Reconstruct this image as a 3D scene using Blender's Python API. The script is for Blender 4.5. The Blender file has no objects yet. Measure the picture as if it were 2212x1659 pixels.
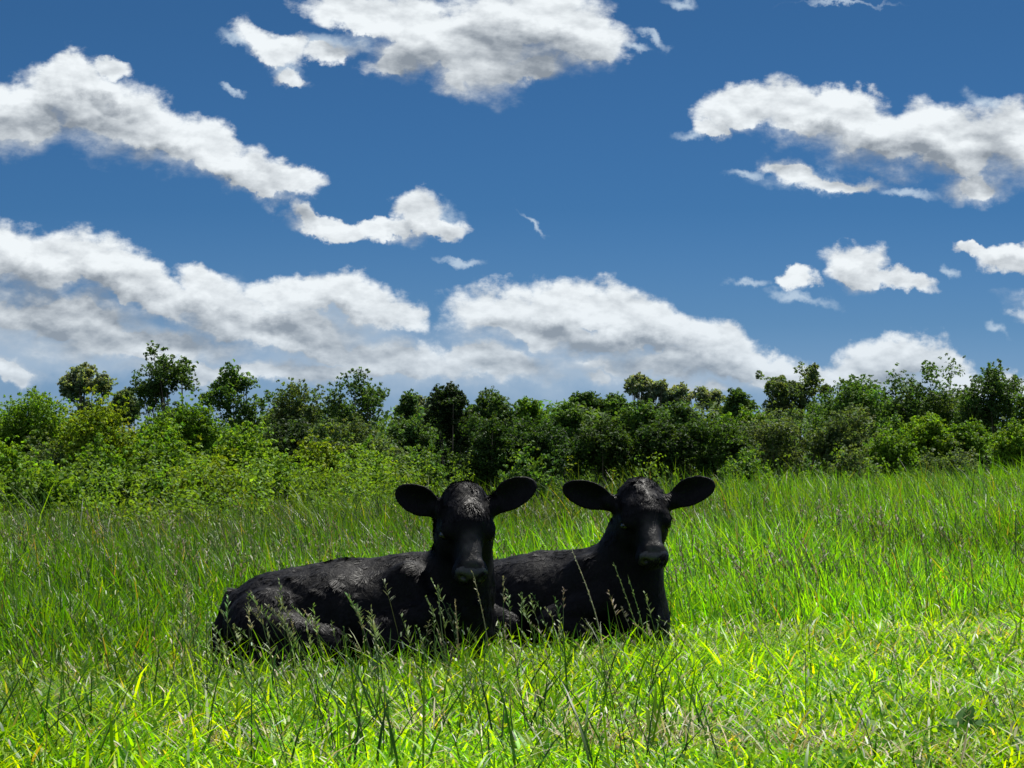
import bpy, math, random
import numpy as np
from mathutils import Vector, Matrix

R = math.radians
scene = bpy.context.scene
C = scene.collection
F_PX = 2218.0          # focal length in pixels of a 1024 px wide frame
CAM_H = 0.61
HOR = 480.0            # row of the horizon in the 768 px high frame

# ------------------------------------------------------------------ camera
cam_d = bpy.data.cameras.new('camera')
cam = bpy.data.objects.new('camera', cam_d)
C.objects.link(cam)
cam_d.sensor_width = 36.0
cam_d.lens = 36.0 * F_PX / 1024.0
cam_d.clip_start = 0.05
cam_d.clip_end = 20000
cam.location = (0, 0, CAM_H)
PITCH = math.atan((HOR - 384.0) / F_PX)
cam.rotation_euler = (R(90) + PITCH, 0, 0)
scene.camera = cam

# ------------------------------------------------------------------ exposure
scene.view_settings.view_transform = 'Standard'
scene.view_settings.look = 'None'
scene.view_settings.exposure = 0.75
scene.view_settings.gamma = 1.0
scene.render.engine = 'CYCLES'
scene.cycles.max_bounces = 8
scene.cycles.diffuse_bounces = 3
scene.cycles.glossy_bounces = 2
scene.cycles.transmission_bounces = 4

# ------------------------------------------------------------------ sun
SUN_EL, SUN_AZ = 62.0, 35.0            # azimuth clockwise from +Y (the viewing direction)
sd = Vector((math.sin(R(SUN_AZ)) * math.cos(R(SUN_EL)), math.cos(R(SUN_AZ)) * math.cos(R(SUN_EL)), math.sin(R(SUN_EL))))
sun_d = bpy.data.lights.new('sun', 'SUN')
sun_d.energy = 5.0
sun_d.angle = R(0.53)
sun_d.color = (1.0, 0.96, 0.88)
sun = bpy.data.objects.new('sun', sun_d)
sun.rotation_euler = sd.to_track_quat('Z', 'Y').to_euler()
sun.location = (10, 20, 40)
C.objects.link(sun)


# ------------------------------------------------------------------ world: sky with cumulus
class G:
    """tiny node-graph helper"""
    def __init__(s, nt):
        s.nt = nt

    def n(s, t, **kw):
        nd = s.nt.nodes.new(t)
        for k, v in kw.items():
            setattr(nd, k, v)
        return nd

    def put(s, sock, v):
        if isinstance(v, bpy.types.NodeSocket):
            s.nt.links.new(v, sock)
        else:
            sock.default_value = v

    def m(s, op, a, b=0.0, c=None, clamp=False):
        nd = s.n('ShaderNodeMath', operation=op, use_clamp=clamp)
        s.put(nd.inputs[0], a)
        s.put(nd.inputs[1], b)
        if c is not None:
            s.put(nd.inputs[2], c)
        return nd.outputs[0]

    def v(s, op, a, b=None, scale=None):
        nd = s.n('ShaderNodeVectorMath', operation=op)
        s.put(nd.inputs[0], a)
        if b is not None:
            s.put(nd.inputs[1], b)
        if scale is not None:
            s.put(nd.inputs['Scale'], scale)
        return nd.outputs['Value'] if op in ('LENGTH', 'DOT_PRODUCT') else nd.outputs[0]

    def noise(s, vec, scale, detail=4.0, rough=0.5, dist=0.0, dim='3D', lac=2.0):
        nd = s.n('ShaderNodeTexNoise', noise_dimensions=dim)
        s.put(nd.inputs['Vector'], vec)
        nd.inputs['Scale'].default_value = scale
        nd.inputs['Detail'].default_value = detail
        nd.inputs['Roughness'].default_value = rough
        nd.inputs['Lacunarity'].default_value = lac
        nd.inputs['Distortion'].default_value = dist
        return nd

    def mix(s, f, a, b):
        nd = s.n('ShaderNodeMix', data_type='RGBA')
        s.put(nd.inputs[0], f)
        s.put(nd.inputs[6], a)
        s.put(nd.inputs[7], b)
        return nd.outputs[2]

    def ramp01(s, x, lo, hi):
        nd = s.n('ShaderNodeMapRange', interpolation_type='SMOOTHSTEP')
        s.put(nd.inputs[0], x)
        nd.inputs[1].default_value = lo
        nd.inputs[2].default_value = hi
        return nd.outputs[0]


# cumulus cells: centre x, y, radii, tilt  (degrees of azimuth / elevation follow from these numbers)
CELLS = [
    (30, 245, 150, 72, 4), (190, 235, 150, 92, 22), (140, 165, 72, 46, 10), (330, 290, 130, 68, 22), (470, 330, 130, 52, 30),
    (560, 380, 125, 44, 16), (640, 388, 64, 30, 20), (240, 150, 50, 26, 10),
    (780, 22, 120, 36, 14), (930, 70, 150, 62, 20), (1130, 40, 180, 80, 0), (1250, 80, 105, 72, 0), (1010, 140, 120, 62, 20), (880, 120, 90, 50, -20),
    (985, 178, 55, 36, 10), (1080, 95, 130, 70, 10), (1050, 120, 110, 50, 0), (1120, 150, 130, 36, -8), (580, 88, 80, 38, 22), (715, 108, 66, 24, -8), (625, 168, 44, 18, 25),
    (1600, 240, 85, 46, 0), (1750, 248, 140, 58, 6), (1890, 290, 170, 70, 16), (2050, 310, 160, 76, 10), (2190, 300, 100, 84, 10),
    (2110, 385, 80, 40, 0), (1720, 375, 66, 28, 18), (1820, 392, 90, 18, 0), (1545, 278, 40, 20, 10), (1830, 225, 90, 36, 12),
    (700, 487, 82, 20, 8), (820, 492, 90, 22, 0), (900, 456, 50, 48, 30), (940, 484, 55, 22, 14), (652, 468, 34, 16, 40),
    (70, 565, 170, 62, 6), (210, 570, 120, 54, 22), (320, 625, 150, 50, 22), (430, 605, 60, 34, 30), (120, 680, 230, 66, 4), (470, 670, 150, 62, 16),
    (650, 640, 110, 36, 8), (780, 650, 130, 44, 12), (870, 672, 70, 30, 22), (640, 720, 190, 46, 12), (850, 770, 180, 38, 10), (300, 745, 300, 36, 0),
    (1080, 670, 105, 48, 8), (1240, 665, 110, 50, 0), (1290, 660, 70, 44, 30), (1380, 705, 150, 54, 20), (1530, 745, 140, 46, 20), (1650, 785, 105, 34, 18),
    (1220, 725, 240, 36, 6), (1080, 780, 140, 28, 12), (1290, 806, 44, 18, 10), (1460, 790, 260, 30, 3), (600, 800, 360, 22, 0),
    (1940, 765, 95, 40, 0), (1880, 800, 90, 34, 0), (2040, 800, 100, 34, 28), (1780, 808, 70, 22, 0), (2200, 835, 60, 30, 10), (1500, 850, 100, 20, 0),
    (1845, 578, 72, 38, 12), (1930, 608, 80, 20, 10), (1716, 604, 34, 18, 10), (2110, 540, 46, 15, 25), (2180, 566, 60, 24, 0),
    (20, 800, 80, 24, 20), 
    (-330, 420, 220, 80, 8), (-300, 130, 180, 70, 12), (2520, 180, 190, 70, 10), (2480, 690, 240, 60, 6),
]
# grey bellies inside the clouds, thin wisps, and the pale veil low over the horizon
BELLIES = [(1140, 112, 150, 62, 22), (860, 150, 90, 30, 0), (60, 245, 200, 34, 2), (240, 250, 120, 34, 14), (545, 390, 100, 28, 8), (330, 330, 110, 22, 0),
           (1775, 278, 62, 20, 0), (1930, 350, 190, 42, 8), (2140, 285, 80, 60, 30), (920, 492, 80, 18, 0),
           (120, 610, 240, 40, 10), (330, 655, 120, 26, 20), (300, 712, 290, 36, 4), (30, 700, 90, 34, 0), (560, 700, 120, 22, 10), (760, 690, 140, 22, 8), (800, 790, 200, 26, 6),
           (1350, 752, 170, 30, 3), (1140, 705, 110, 18, 8), (1560, 800, 180, 26, 4), (1960, 790, 90, 34, 8), (1870, 608, 100, 20, 4), (2180, 585, 60, 14, 0)]
WISPS = [(1148, 478, 46, 9, 52), (1415, 74, 42, 11, 28), (995, 558, 50, 9, 10), (2148, 706, 42, 12, 25), (1470, 8, 46, 16, 20), (1615, 612, 46, 11, 0), (1730, 650, 80, 14, 12),
         (2050, 590, 26, 12, 60), (500, 90, 46, 16, 40), (1370, 98, 60, 11, 4), (505, 186, 26, 9, 0), (620, 150, 70, 26, 35), (700, 90, 100, 34, 0), (1620, 370, 60, 14, 0), (1960, 408, 60, 12, 0),
         (1760, 390, 130, 30, 0), (1500, 285, 60, 16, 0), (2140, 215, 70, 24, 25), (950, 455, 60, 30, 40), (1840, 5, 120, 7, 0)]
VEIL = [(200, 760, 620, 70, 2), (900, 790, 500, 76, 4), (1350, 800, 560, 60, 2), (1900, 835, 360, 34, 0), (700, 690, 300, 60, 10)]
KK = 1024.0 / 2212.0 / F_PX


def cell_uv(cx, cy):
    return ((cx - 1106.0) * KK, (HOR * 2212.0 / 1024.0 - cy) * KK)


def field_group(cells):
    gt = bpy.data.node_groups.new('cumulus_field', 'ShaderNodeTree')
    gt.interface.new_socket('P', in_out='INPUT', socket_type='NodeSocketVector')
    gt.interface.new_socket('S', in_out='OUTPUT', socket_type='NodeSocketFloat')
    g = G(gt)
    gi = g.n('NodeGroupInput')
    go = g.n('NodeGroupOutput')
    sp = g.n('ShaderNodeSeparateXYZ')
    g.put(sp.inputs[0], gi.outputs[0])
    last = None
    for (cx, cy, rx, ry, rot) in cells:
        u, w = cell_uv(cx, cy)
        # the running minimum rides along as z (scaled to nothing), which keeps the node chain in order
        cb = g.n('ShaderNodeCombineXYZ')
        g.put(cb.inputs[0], sp.outputs[0])
        g.put(cb.inputs[1], sp.outputs[1])
        if last is not None:
            g.put(cb.inputs[2], last)
        mp = g.n('ShaderNodeMapping', vector_type='TEXTURE')
        g.put(mp.inputs['Vector'], cb.outputs[0])
        mp.inputs['Location'].default_value = (u, w, 0)
        mp.inputs['Rotation'].default_value = (0, 0, -R(rot))
        grow = 1.30 if cy > 540 else 1.14
        mp.inputs['Scale'].default_value = (rx * KK * 1.12, ry * KK * grow, 1e6)
        ln = g.v('LENGTH', mp.outputs[0])
        last = ln if last is None else g.m('MINIMUM', last, ln)
    g.put(go.inputs[0], g.m('SUBTRACT', 1.0, last))
    return gt


world = bpy.data.worlds.new('World')
scene.world = world
world.use_nodes = True
wt = world.node_tree
wt.nodes.clear()
g = G(wt)
out = g.n('ShaderNodeOutputWorld')
sky = g.n('ShaderNodeTexSky', sky_type='NISHITA')
sky.sun_disc = False
sky.sun_elevation = R(SUN_EL)
sky.sun_rotation = R(SUN_AZ)
sky.altitude = 300
sky.air_density = 1.0
sky.dust_density = 0.25
sky.ozone_density = 3.0
geo = g.n('ShaderNodeTexCoord')
sep = g.n('ShaderNodeSeparateXYZ')
g.put(sep.inputs[0], geo.outputs['Generated'])
ymax = g.m('MAXIMUM', sep.outputs[1], 0.05)
cmb = g.n('ShaderNodeCombineXYZ')
g.put(cmb.inputs[0], g.m('DIVIDE', sep.outputs[0], ymax))
g.put(cmb.inputs[1], g.m('DIVIDE', sep.outputs[2], ymax))
P = cmb.outputs[0]
# billows: warp the plane, then grow cells with fractal edges
n1 = g.noise(P, 38.0, 5.0, 0.60)
off = g.v('SCALE', g.v('SUBTRACT', n1.outputs['Color'], (0.5, 0.5, 0.5)), scale=0.025)
n2 = g.noise(P, 150.0, 4.0, 0.6)
off2 = g.v('SCALE', g.v('SUBTRACT', n2.outputs['Color'], (0.5, 0.5, 0.5)), scale=0.0045)
P2 = g.v('ADD', g.v('ADD', P, off), off2)
sepP = g.n('ShaderNodeSeparateXYZ')
g.put(sepP.inputs[0], P2)
cz = g.n('ShaderNodeCombineXYZ')
g.put(cz.inputs[0], sepP.outputs[0])
g.put(cz.inputs[1], sepP.outputs[1])
P2 = cz.outputs[0]
# streaky fine noise
mps = g.n('ShaderNodeMapping')
g.put(mps.inputs['Vector'], P)
mps.inputs['Rotation'].default_value = (0, 0, R(18))
mps.inputs['Scale'].default_value = (0.55, 1.0, 1.0)
fb = g.noise(mps.outputs[0], 70.0, 7.0, 0.60)
mps2 = g.n('ShaderNodeMapping')
g.put(mps2.inputs['Vector'], g.v('ADD', P, (0.0015, 0.0035, 0)))
mps2.inputs['Rotation'].default_value = (0, 0, R(18))
mps2.inputs['Scale'].default_value = (0.55, 1.0, 1.0)
fb2 = g.noise(mps2.outputs[0], 70.0, 4.0, 0.52)
nz = g.m('SUBTRACT', fb.outputs[0], 0.5)
nz2 = g.m('SUBTRACT', fb2.outputs[0], 0.5)
nzs = g.m('SUBTRACT', g.noise(mps.outputs[0], 45.0, 3.0, 0.5).outputs[0], 0.5)
elev = g.n('ShaderNodeSeparateXYZ')
g.put(elev.inputs[0], P)
U, W = elev.outputs[0], elev.outputs[1]
# distant clouds fade into the pale horizon air
farf = g.m('MULTIPLY', g.m('SUBTRACT', 1.0, g.ramp01(W, 0.0, 0.105)), 0.42)
relief = g.m('ADD', g.m('MULTIPLY', g.m('SUBTRACT', nz, nz2), 1.7), g.m('MULTIPLY', g.m('SUBTRACT', n1.outputs[0], 0.5), 0.55))
cr_ = g.n('ShaderNodeValToRGB')
g.put(cr_.inputs[0], g.m('MULTIPLY', W, 4.0, clamp=True))
els = cr_.color_ramp.elements
els[0].position = 0.0
els[0].color = (0.050, 0.062, 0.105, 1)
els[1].position = 0.84
els[1].color = (0.0135, 0.0297, 0.0466, 1)
for p_, c_ in ((0.14, (0.033, 0.047, 0.078, 1)), (0.28, (0.021, 0.037, 0.0617, 1)), (0.49, (0.0141, 0.0309, 0.052, 1))):
    e_ = els.new(p_)
    e_.color = c_
skyc = g.v('MULTIPLY', sky.outputs[0], cr_.outputs[0])
P2up = g.v('ADD', P2, (0.003, 0.0150, 0))


def background(colr):
    bg = g.n('ShaderNodeBackground')
    g.put(bg.inputs['Color'], colr)
    bg.inputs['Strength'].default_value = 0.595      # 1.0 as seen at this exposure
    return bg.outputs[0]


def cloudy(u0, u1, w0, w1):
    """the sky of one region, with only the cells that reach into it"""
    def pickc(lst):
        cells = []
        for c in lst:
            _near(c, cells)
        return cells

    def _near(c, cells):
        u, w = cell_uv(c[0], c[1])
        rr = R(c[4])
        ru = 1.12 * KK * math.hypot(c[2] * math.cos(rr), c[3] * math.sin(rr)) * 1.65 + 0.022
        rw = 1.12 * KK * math.hypot(c[2] * math.sin(rr), c[3] * math.cos(rr)) * 1.65 + 0.026
        if u + ru > u0 and u - ru < u1 and w + rw > w0 and w - rw < w1:
            cells.append(c)
    cells, bellies, wisps, veil = pickc(CELLS), pickc(BELLIES), pickc(WISPS), pickc(VEIL)

    def field(lst, vec):
        if not lst:
            return None
        key = tuple(lst)
        if key not in GROUPS:
            GROUPS[key] = field_group(lst)
        nd = g.n('ShaderNodeGroup')
        nd.node_tree = GROUPS[key]
        g.put(nd.inputs[0], vec)
        return nd.outputs[0]
    res = skyc
    if veil:
        cv = g.m('MULTIPLY', g.ramp01(g.m('ADD', field(veil, P2), g.m('MULTIPLY', nzs, 1.3)), -0.1, 0.8), 0.82)
        res = g.mix(cv, res, (0.40, 0.51, 0.64, 1))
    if wisps:
        cw = g.m('MULTIPLY', g.ramp01(g.m('ADD', field(wisps, P2), g.m('MULTIPLY', nz, 1.9)), 0.0, 1.0), 0.75)
        res = g.mix(cw, res, (0.58, 0.70, 0.82, 1))
    if not cells:
        return background(res)
    S0 = g.m('MAXIMUM', field(cells, P2), -0.6)
    SUP = g.m('MAXIMUM', field(cells, P2up), -0.6)
    dens = g.m('ADD', S0, g.m('MULTIPLY', nz, 1.25 if w0 > 0.13 else 1.2))
    # crisp sunlit tops, ragged soft undersides
    soft = g.m('ADD', 0.30, g.m('MULTIPLY', g.ramp01(g.m('SUBTRACT', SUP, S0), -0.05, 0.25), 0.50))
    mr = g.n('ShaderNodeMapRange', interpolation_type='SMOOTHSTEP')
    g.put(mr.inputs[0], dens)
    mr.inputs[1].default_value = -0.15
    g.put(mr.inputs[2], soft)
    cover = mr.outputs[0]
    up = g.m('ADD', SUP, g.m('MULTIPLY', nz2, 0.8))
    shade = g.m('MULTIPLY', g.ramp01(up, -0.12, 0.70), 0.48)
    if bellies:
        bl = g.ramp01(g.m('ADD', field(bellies, P2), g.m('MULTIPLY', nzs, 0.9)), -0.25, 0.65)
        shade = g.m('ADD', shade, g.m('MULTIPLY', bl, 0.30))
    val = g.m('ADD', g.m('SUBTRACT', 0.90, shade), relief)
    val = g.m('MINIMUM', g.m('MAXIMUM', val, 0.02), 1.0)
    white = g.mix(val, (0.25, 0.29, 0.34, 1), (0.88, 0.93, 0.96, 1))
    white = g.mix(farf, white, (0.35, 0.48, 0.63, 1))
    return background(g.mix(cover, res, white))


GROUPS = {}


def mixsh(f, a, b):
    nd = g.n('ShaderNodeMixShader')
    g.put(nd.inputs[0], f)
    g.put(nd.inputs[1], a)
    g.put(nd.inputs[2], b)
    return nd.outputs[0]


# brightened sky and made-up cumulus over the unseen dome, added as fill light
dn = g.noise(geo.outputs['Generated'], 2.6, 5.0, 0.6)
rest = g.mix(g.m('MULTIPLY', g.ramp01(dn.outputs[0], 0.44, 0.60), g.ramp01(g.m('ABSOLUTE', sep.outputs[2]), 0.10, 0.45)), g.v('SCALE', skyc, scale=1.35), (0.80, 0.84, 0.88, 1))
US = [-1e3, -0.155, -0.075, 0.0, 0.085, 0.16, 1e3]
WS = [-0.04, 0.078, 0.135, 0.34]


def tree_u(i, j, w0, w1):
    if j - i == 1:
        return cloudy(US[i], US[j], w0, w1)
    m_ = (i + j) // 2
    return mixsh(g.m('GREATER_THAN', U, US[m_]), tree_u(i, m_, w0, w1), tree_u(m_, j, w0, w1))


r0, r1, r2 = [tree_u(0, len(US) - 1, WS[k_], WS[k_ + 1]) for k_ in range(3)]
allc = mixsh(g.m('GREATER_THAN', W, WS[1]), r0, mixsh(g.m('GREATER_THAN', W, WS[2]), r1, r2))
inside = g.m('MULTIPLY', g.m('GREATER_THAN', sep.outputs[1], 0.05), g.m('MULTIPLY', g.m('GREATER_THAN', W, WS[0]), g.m('LESS_THAN', W, WS[3])))
wt.links.new(mixsh(inside, background(rest), allc), out.inputs[0])
world.cycles.sampling_method = 'MANUAL'
world.cycles.sample_map_resolution = 512

# ------------------------------------------------------------------ helpers
rng = np.random.default_rng(7)


def tag(o, label=None, cat=None, group=None, kind=None):
    if label: o['label'] = label
    if cat: o['category'] = cat
    if group: o['group'] = group
    if kind: o['kind'] = kind
    return o


def mesh_obj(name, V, quads=None, tris=None, mats=(), parent=None, col=None, smooth=False, mat_idx=None, loc=None):
    V = np.asarray(V, dtype=np.float32)
    me = bpy.data.meshes.new(name)
    nq = 0 if quads is None else len(quads)
    nt_ = 0 if tris is None else len(tris)
    loops = []
    if nq: loops.append(np.asarray(quads, dtype=np.int32).ravel())
    if nt_: loops.append(np.asarray(tris, dtype=np.int32).ravel())
    loops = np.concatenate(loops)
    starts = np.concatenate([np.arange(nq) * 4, nq * 4 + np.arange(nt_) * 3]).astype(np.int32)
    me.vertices.add(len(V))
    me.vertices.foreach_set('co', V.ravel())
    me.loops.add(len(loops))
    me.loops.foreach_set('vertex_index', loops)
    me.polygons.add(nq + nt_)
    me.polygons.foreach_set('loop_start', starts)
    if smooth:
        me.polygons.foreach_set('use_smooth', np.ones(nq + nt_, dtype=bool))
    for m_ in mats:
        me.materials.append(m_)
    if mat_idx is not None:
        me.polygons.foreach_set('material_index', np.asarray(mat_idx, dtype=np.int32))
    me.update(calc_edges=True)
    if col is not None:
        at = me.color_attributes.new('tint', 'FLOAT_COLOR', 'POINT')
        c4 = np.ones((len(V), 4), dtype=np.float32)
        c4[:, :3] = col
        at.data.foreach_set('color', c4.ravel())
    o = bpy.data.objects.new(name, me)
    if parent: o.parent = parent
    if loc is not None: o.location = loc
    C.objects.link(o)
    return o


def empty(name, loc):
    o = bpy.data.objects.new(name, None)
    o.location = loc
    o.empty_display_size = 0.2
    C.objects.link(o)
    return o


def sstep(a, b, x):
    t = np.clip((x - a) / (b - a), 0, 1)
    return t * t * (3 - 2 * t)


def pnoise(x, y, z=0.0, seed=0, f=1.0):
    """cheap smooth pseudo-noise in -1..1 from sums of rotated sines"""
    r = np.random.default_rng(seed)
    out_ = 0
    for i in range(6):
        k = r.normal(size=3) * f
        out_ = out_ + np.sin(k[0] * x + k[1] * y + k[2] * z + r.uniform(0, 6.28))
    return out_ / 3.0


def ground_z(x, y):
    x = np.asarray(x, dtype=float)
    y = np.asarray(y, dtype=float)
    tilt = (0.040 * np.clip(x, -25, 25) - 0.03 + 0.05 * sstep(1, 5, x)) * sstep(9, 24, y)
    und = 0.02 * pnoise(x, y, 0, 3, 0.8) * sstep(8.5, 12, y) + 0.006 * pnoise(x, y, 0, 4, 3.0) * (1 - sstep(8, 12, y))
    drop = -5.0 * sstep(27, 62, y)
    back = -0.10 * sstep(2.0, -10, y)
    far = 3.0 * sstep(200, 1500, np.hypot(x, y))
    return tilt + und + drop + back + far


# ------------------------------------------------------------------ materials
def attr_leaf_mat(name, transl=0.42, tint=(1.15, 1.12, 0.45), rough=0.42, spec=0.45):
    m_ = bpy.data.materials.new(name)
    m_.use_nodes = True
    t = m_.node_tree
    t.nodes.clear()
    q = G(t)
    o_ = q.n('ShaderNodeOutputMaterial')
    a = q.n('ShaderNodeVertexColor', layer_name='tint')
    tc = q.n('ShaderNodeTexCoord')
    nn = q.noise(tc.outputs['Object'], 60.0, 2.0)
    fac = q.m('ADD', 0.75, q.m('MULTIPLY', nn.outputs[0], 0.5))
    colr = q.v('SCALE', a.outputs[0], scale=fac)
    pb = q.n('ShaderNodeBsdfPrincipled')
    q.put(pb.inputs['Base Color'], colr)
    pb.inputs['Roughness'].default_value = rough
    pb.inputs['Specular IOR Level'].default_value = spec
    tr = q.n('ShaderNodeBsdfTranslucent')
    q.put(tr.inputs['Color'], q.v('MULTIPLY', colr, tint))
    mx = q.n('ShaderNodeMixShader')
    mx.inputs[0].default_value = transl
    t.links.new(pb.outputs[0], mx.inputs[1])
    t.links.new(tr.outputs[0], mx.inputs[2])
    t.links.new(mx.outputs[0], o_.inputs[0])
    return m_


M_GRASS = attr_leaf_mat('grass_blade', 0.52, (1.70, 1.58, 0.12), 0.42, 0.23)
M_LEAF = attr_leaf_mat('tree_leaf', 0.45, (1.6, 1.5, 0.45), 0.6, 0.18)
M_DRY = attr_leaf_mat('dry_stem', 0.25, (1.2, 1.1, 0.8), 0.6, 0.3)


def soil_mat():
    m_ = bpy.data.materials.new('meadow_soil')
    m_.use_nodes = True
    t = m_.node_tree
    t.nodes.clear()
    q = G(t)
    o_ = q.n('ShaderNodeOutputMaterial')
    tc = q.n('ShaderNodeTexCoord')
    a = q.noise(tc.outputs['Object'], 3.0, 6.0, 0.65)
    b = q.noise(tc.outputs['Object'], 60.0, 5.0, 0.7)
    c1 = q.mix(q.ramp01(a.outputs[0], 0.35, 0.65), (0.018, 0.034, 0.008, 1), (0.045, 0.060, 0.016, 1))
    c2 = q.mix(q.ramp01(b.outputs[0], 0.45, 0.75), c1, (0.070, 0.058, 0.032, 1))
    pb = q.n('ShaderNodeBsdfPrincipled')
    q.put(pb.inputs['Base Color'], c2)
    pb.inputs['Roughness'].default_value = 0.95
    pb.inputs['Specular IOR Level'].default_value = 0.1
    bp = q.n('ShaderNodeBump')
    bp.inputs['Strength'].default_value = 0.6
    bp.inputs['Distance'].default_value = 0.02
    q.put(bp.inputs['Height'], b.outputs[0])
    t.links.new(bp.outputs[0], pb.inputs['Normal'])
    t.links.new(pb.outputs[0], o_.inputs[0])
    return m_


def bark_mat():
    m_ = bpy.data.materials.new('tree_bark')
    m_.use_nodes = True
    t = m_.node_tree
    t.nodes.clear()
    q = G(t)
    o_ = q.n('ShaderNodeOutputMaterial')
    tc = q.n('ShaderNodeTexCoord')
    mp = q.n('ShaderNodeMapping')
    q.put(mp.inputs['Vector'], tc.outputs['Object'])
    mp.inputs['Scale'].default_value = (1, 1, 0.25)
    a = q.noise(mp.outputs[0], 14.0, 5.0, 0.65)
    c1 = q.mix(q.ramp01(a.outputs[0], 0.3, 0.7), (0.035, 0.028, 0.020, 1), (0.16, 0.13, 0.10, 1))
    pb = q.n('ShaderNodeBsdfPrincipled')
    q.put(pb.inputs['Base Color'], c1)
    pb.inputs['Roughness'].default_value = 0.85
    bp = q.n('ShaderNodeBump')
    bp.inputs['Strength'].default_value = 0.7
    bp.inputs['Distance'].default_value = 0.03
    q.put(bp.inputs['Height'], a.outputs[0])
    t.links.new(bp.outputs[0], pb.inputs['Normal'])
    t.links.new(pb.outputs[0], o_.inputs[0])
    return m_


def hide_mat(name, lo, hi, rough, spec, sheen, bump=0.6, sc=55.0):
    m_ = bpy.data.materials.new(name)
    m_.use_nodes = True
    t = m_.node_tree
    t.nodes.clear()
    q = G(t)
    o_ = q.n('ShaderNodeOutputMaterial')
    tc = q.n('ShaderNodeTexCoord')
    mp = q.n('ShaderNodeMapping')
    q.put(mp.inputs['Vector'], tc.outputs['Object'])
    mp.inputs['Scale'].default_value = (1, 1, 0.5)
    a = q.noise(mp.outputs[0], sc, 4.0, 0.65, 1.2)
    c1 = q.mix(q.ramp01(a.outputs[0], 0.35, 0.7), lo + (1,), hi + (1,))
    pb = q.n('ShaderNodeBsdfPrincipled')
    q.put(pb.inputs['Base Color'], c1)
    pb.inputs['Roughness'].default_value = rough
    pb.inputs['Specular IOR Level'].default_value = spec
    pb.inputs['Sheen Weight'].default_value = sheen
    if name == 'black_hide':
        # short thin hair down the nose bridge: sheen painted in as lighter colour, plus gloss
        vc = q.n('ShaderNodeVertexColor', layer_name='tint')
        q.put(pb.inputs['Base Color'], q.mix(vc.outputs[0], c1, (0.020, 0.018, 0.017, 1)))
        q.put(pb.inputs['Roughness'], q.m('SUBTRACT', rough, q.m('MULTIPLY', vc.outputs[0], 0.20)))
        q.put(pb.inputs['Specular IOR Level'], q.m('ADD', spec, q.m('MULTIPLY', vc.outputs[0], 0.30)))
    bp = q.n('ShaderNodeBump')
    bp.inputs['Strength'].default_value = bump
    bp.inputs['Distance'].default_value = 0.006
    q.put(bp.inputs['Height'], a.outputs[0])
    t.links.new(bp.outputs[0], pb.inputs['Normal'])
    t.links.new(pb.outputs[0], o_.inputs[0])
    return m_


M_SOIL = soil_mat()
M_BARK = bark_mat()
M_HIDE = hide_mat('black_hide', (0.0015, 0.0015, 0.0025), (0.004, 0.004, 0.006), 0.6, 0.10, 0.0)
M_NOSE = hide_mat('wet_nose', (0.009, 0.009, 0.010), (0.020, 0.020, 0.022), 0.28, 0.6, 0.0, 0.5, 160.0)
M_HAIR = hide_mat('black_hair', (0.0018, 0.0018, 0.0032), (0.0022, 0.0025, 0.0060), 0.50, 0.13, 0.0, 0.0)
M_EYE = hide_mat('dark_eye', (0.004, 0.004, 0.005), (0.006, 0.005, 0.005), 0.08, 0.6, 0.0, 0.0)

# ------------------------------------------------------------------ ground: one sheet out to the horizon
ys = np.concatenate([-np.geomspace(6000, 3, 26), np.linspace(-2, 30, 161), np.linspace(31, 90, 60), np.geomspace(95, 6000, 40)])
xs = np.concatenate([-np.geomspace(6000, 31, 40), np.linspace(-30, -6.2, 60), np.linspace(-6, 6, 101), np.linspace(6.2, 30, 60), np.geomspace(31, 6000, 40)])
gx, gy = np.meshgrid(xs, ys)
gz = ground_z(gx, gy)
V = np.stack([gx, gy, gz], -1).reshape(-1, 3)
nxx, nyy = len(xs), len(ys)
ii = np.arange((nyy - 1) * (nxx - 1))
r_, c_ = ii // (nxx - 1), ii % (nxx - 1)
b0 = r_ * nxx + c_
quads = np.stack([b0, b0 + 1, b0 + nxx + 1, b0 + nxx], 1)
gr = mesh_obj('ground', V, quads, None, [M_SOIL], smooth=True)
tag(gr, 'meadow ground of dark soil and low green growth under the grass', 'ground', kind='structure')


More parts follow.
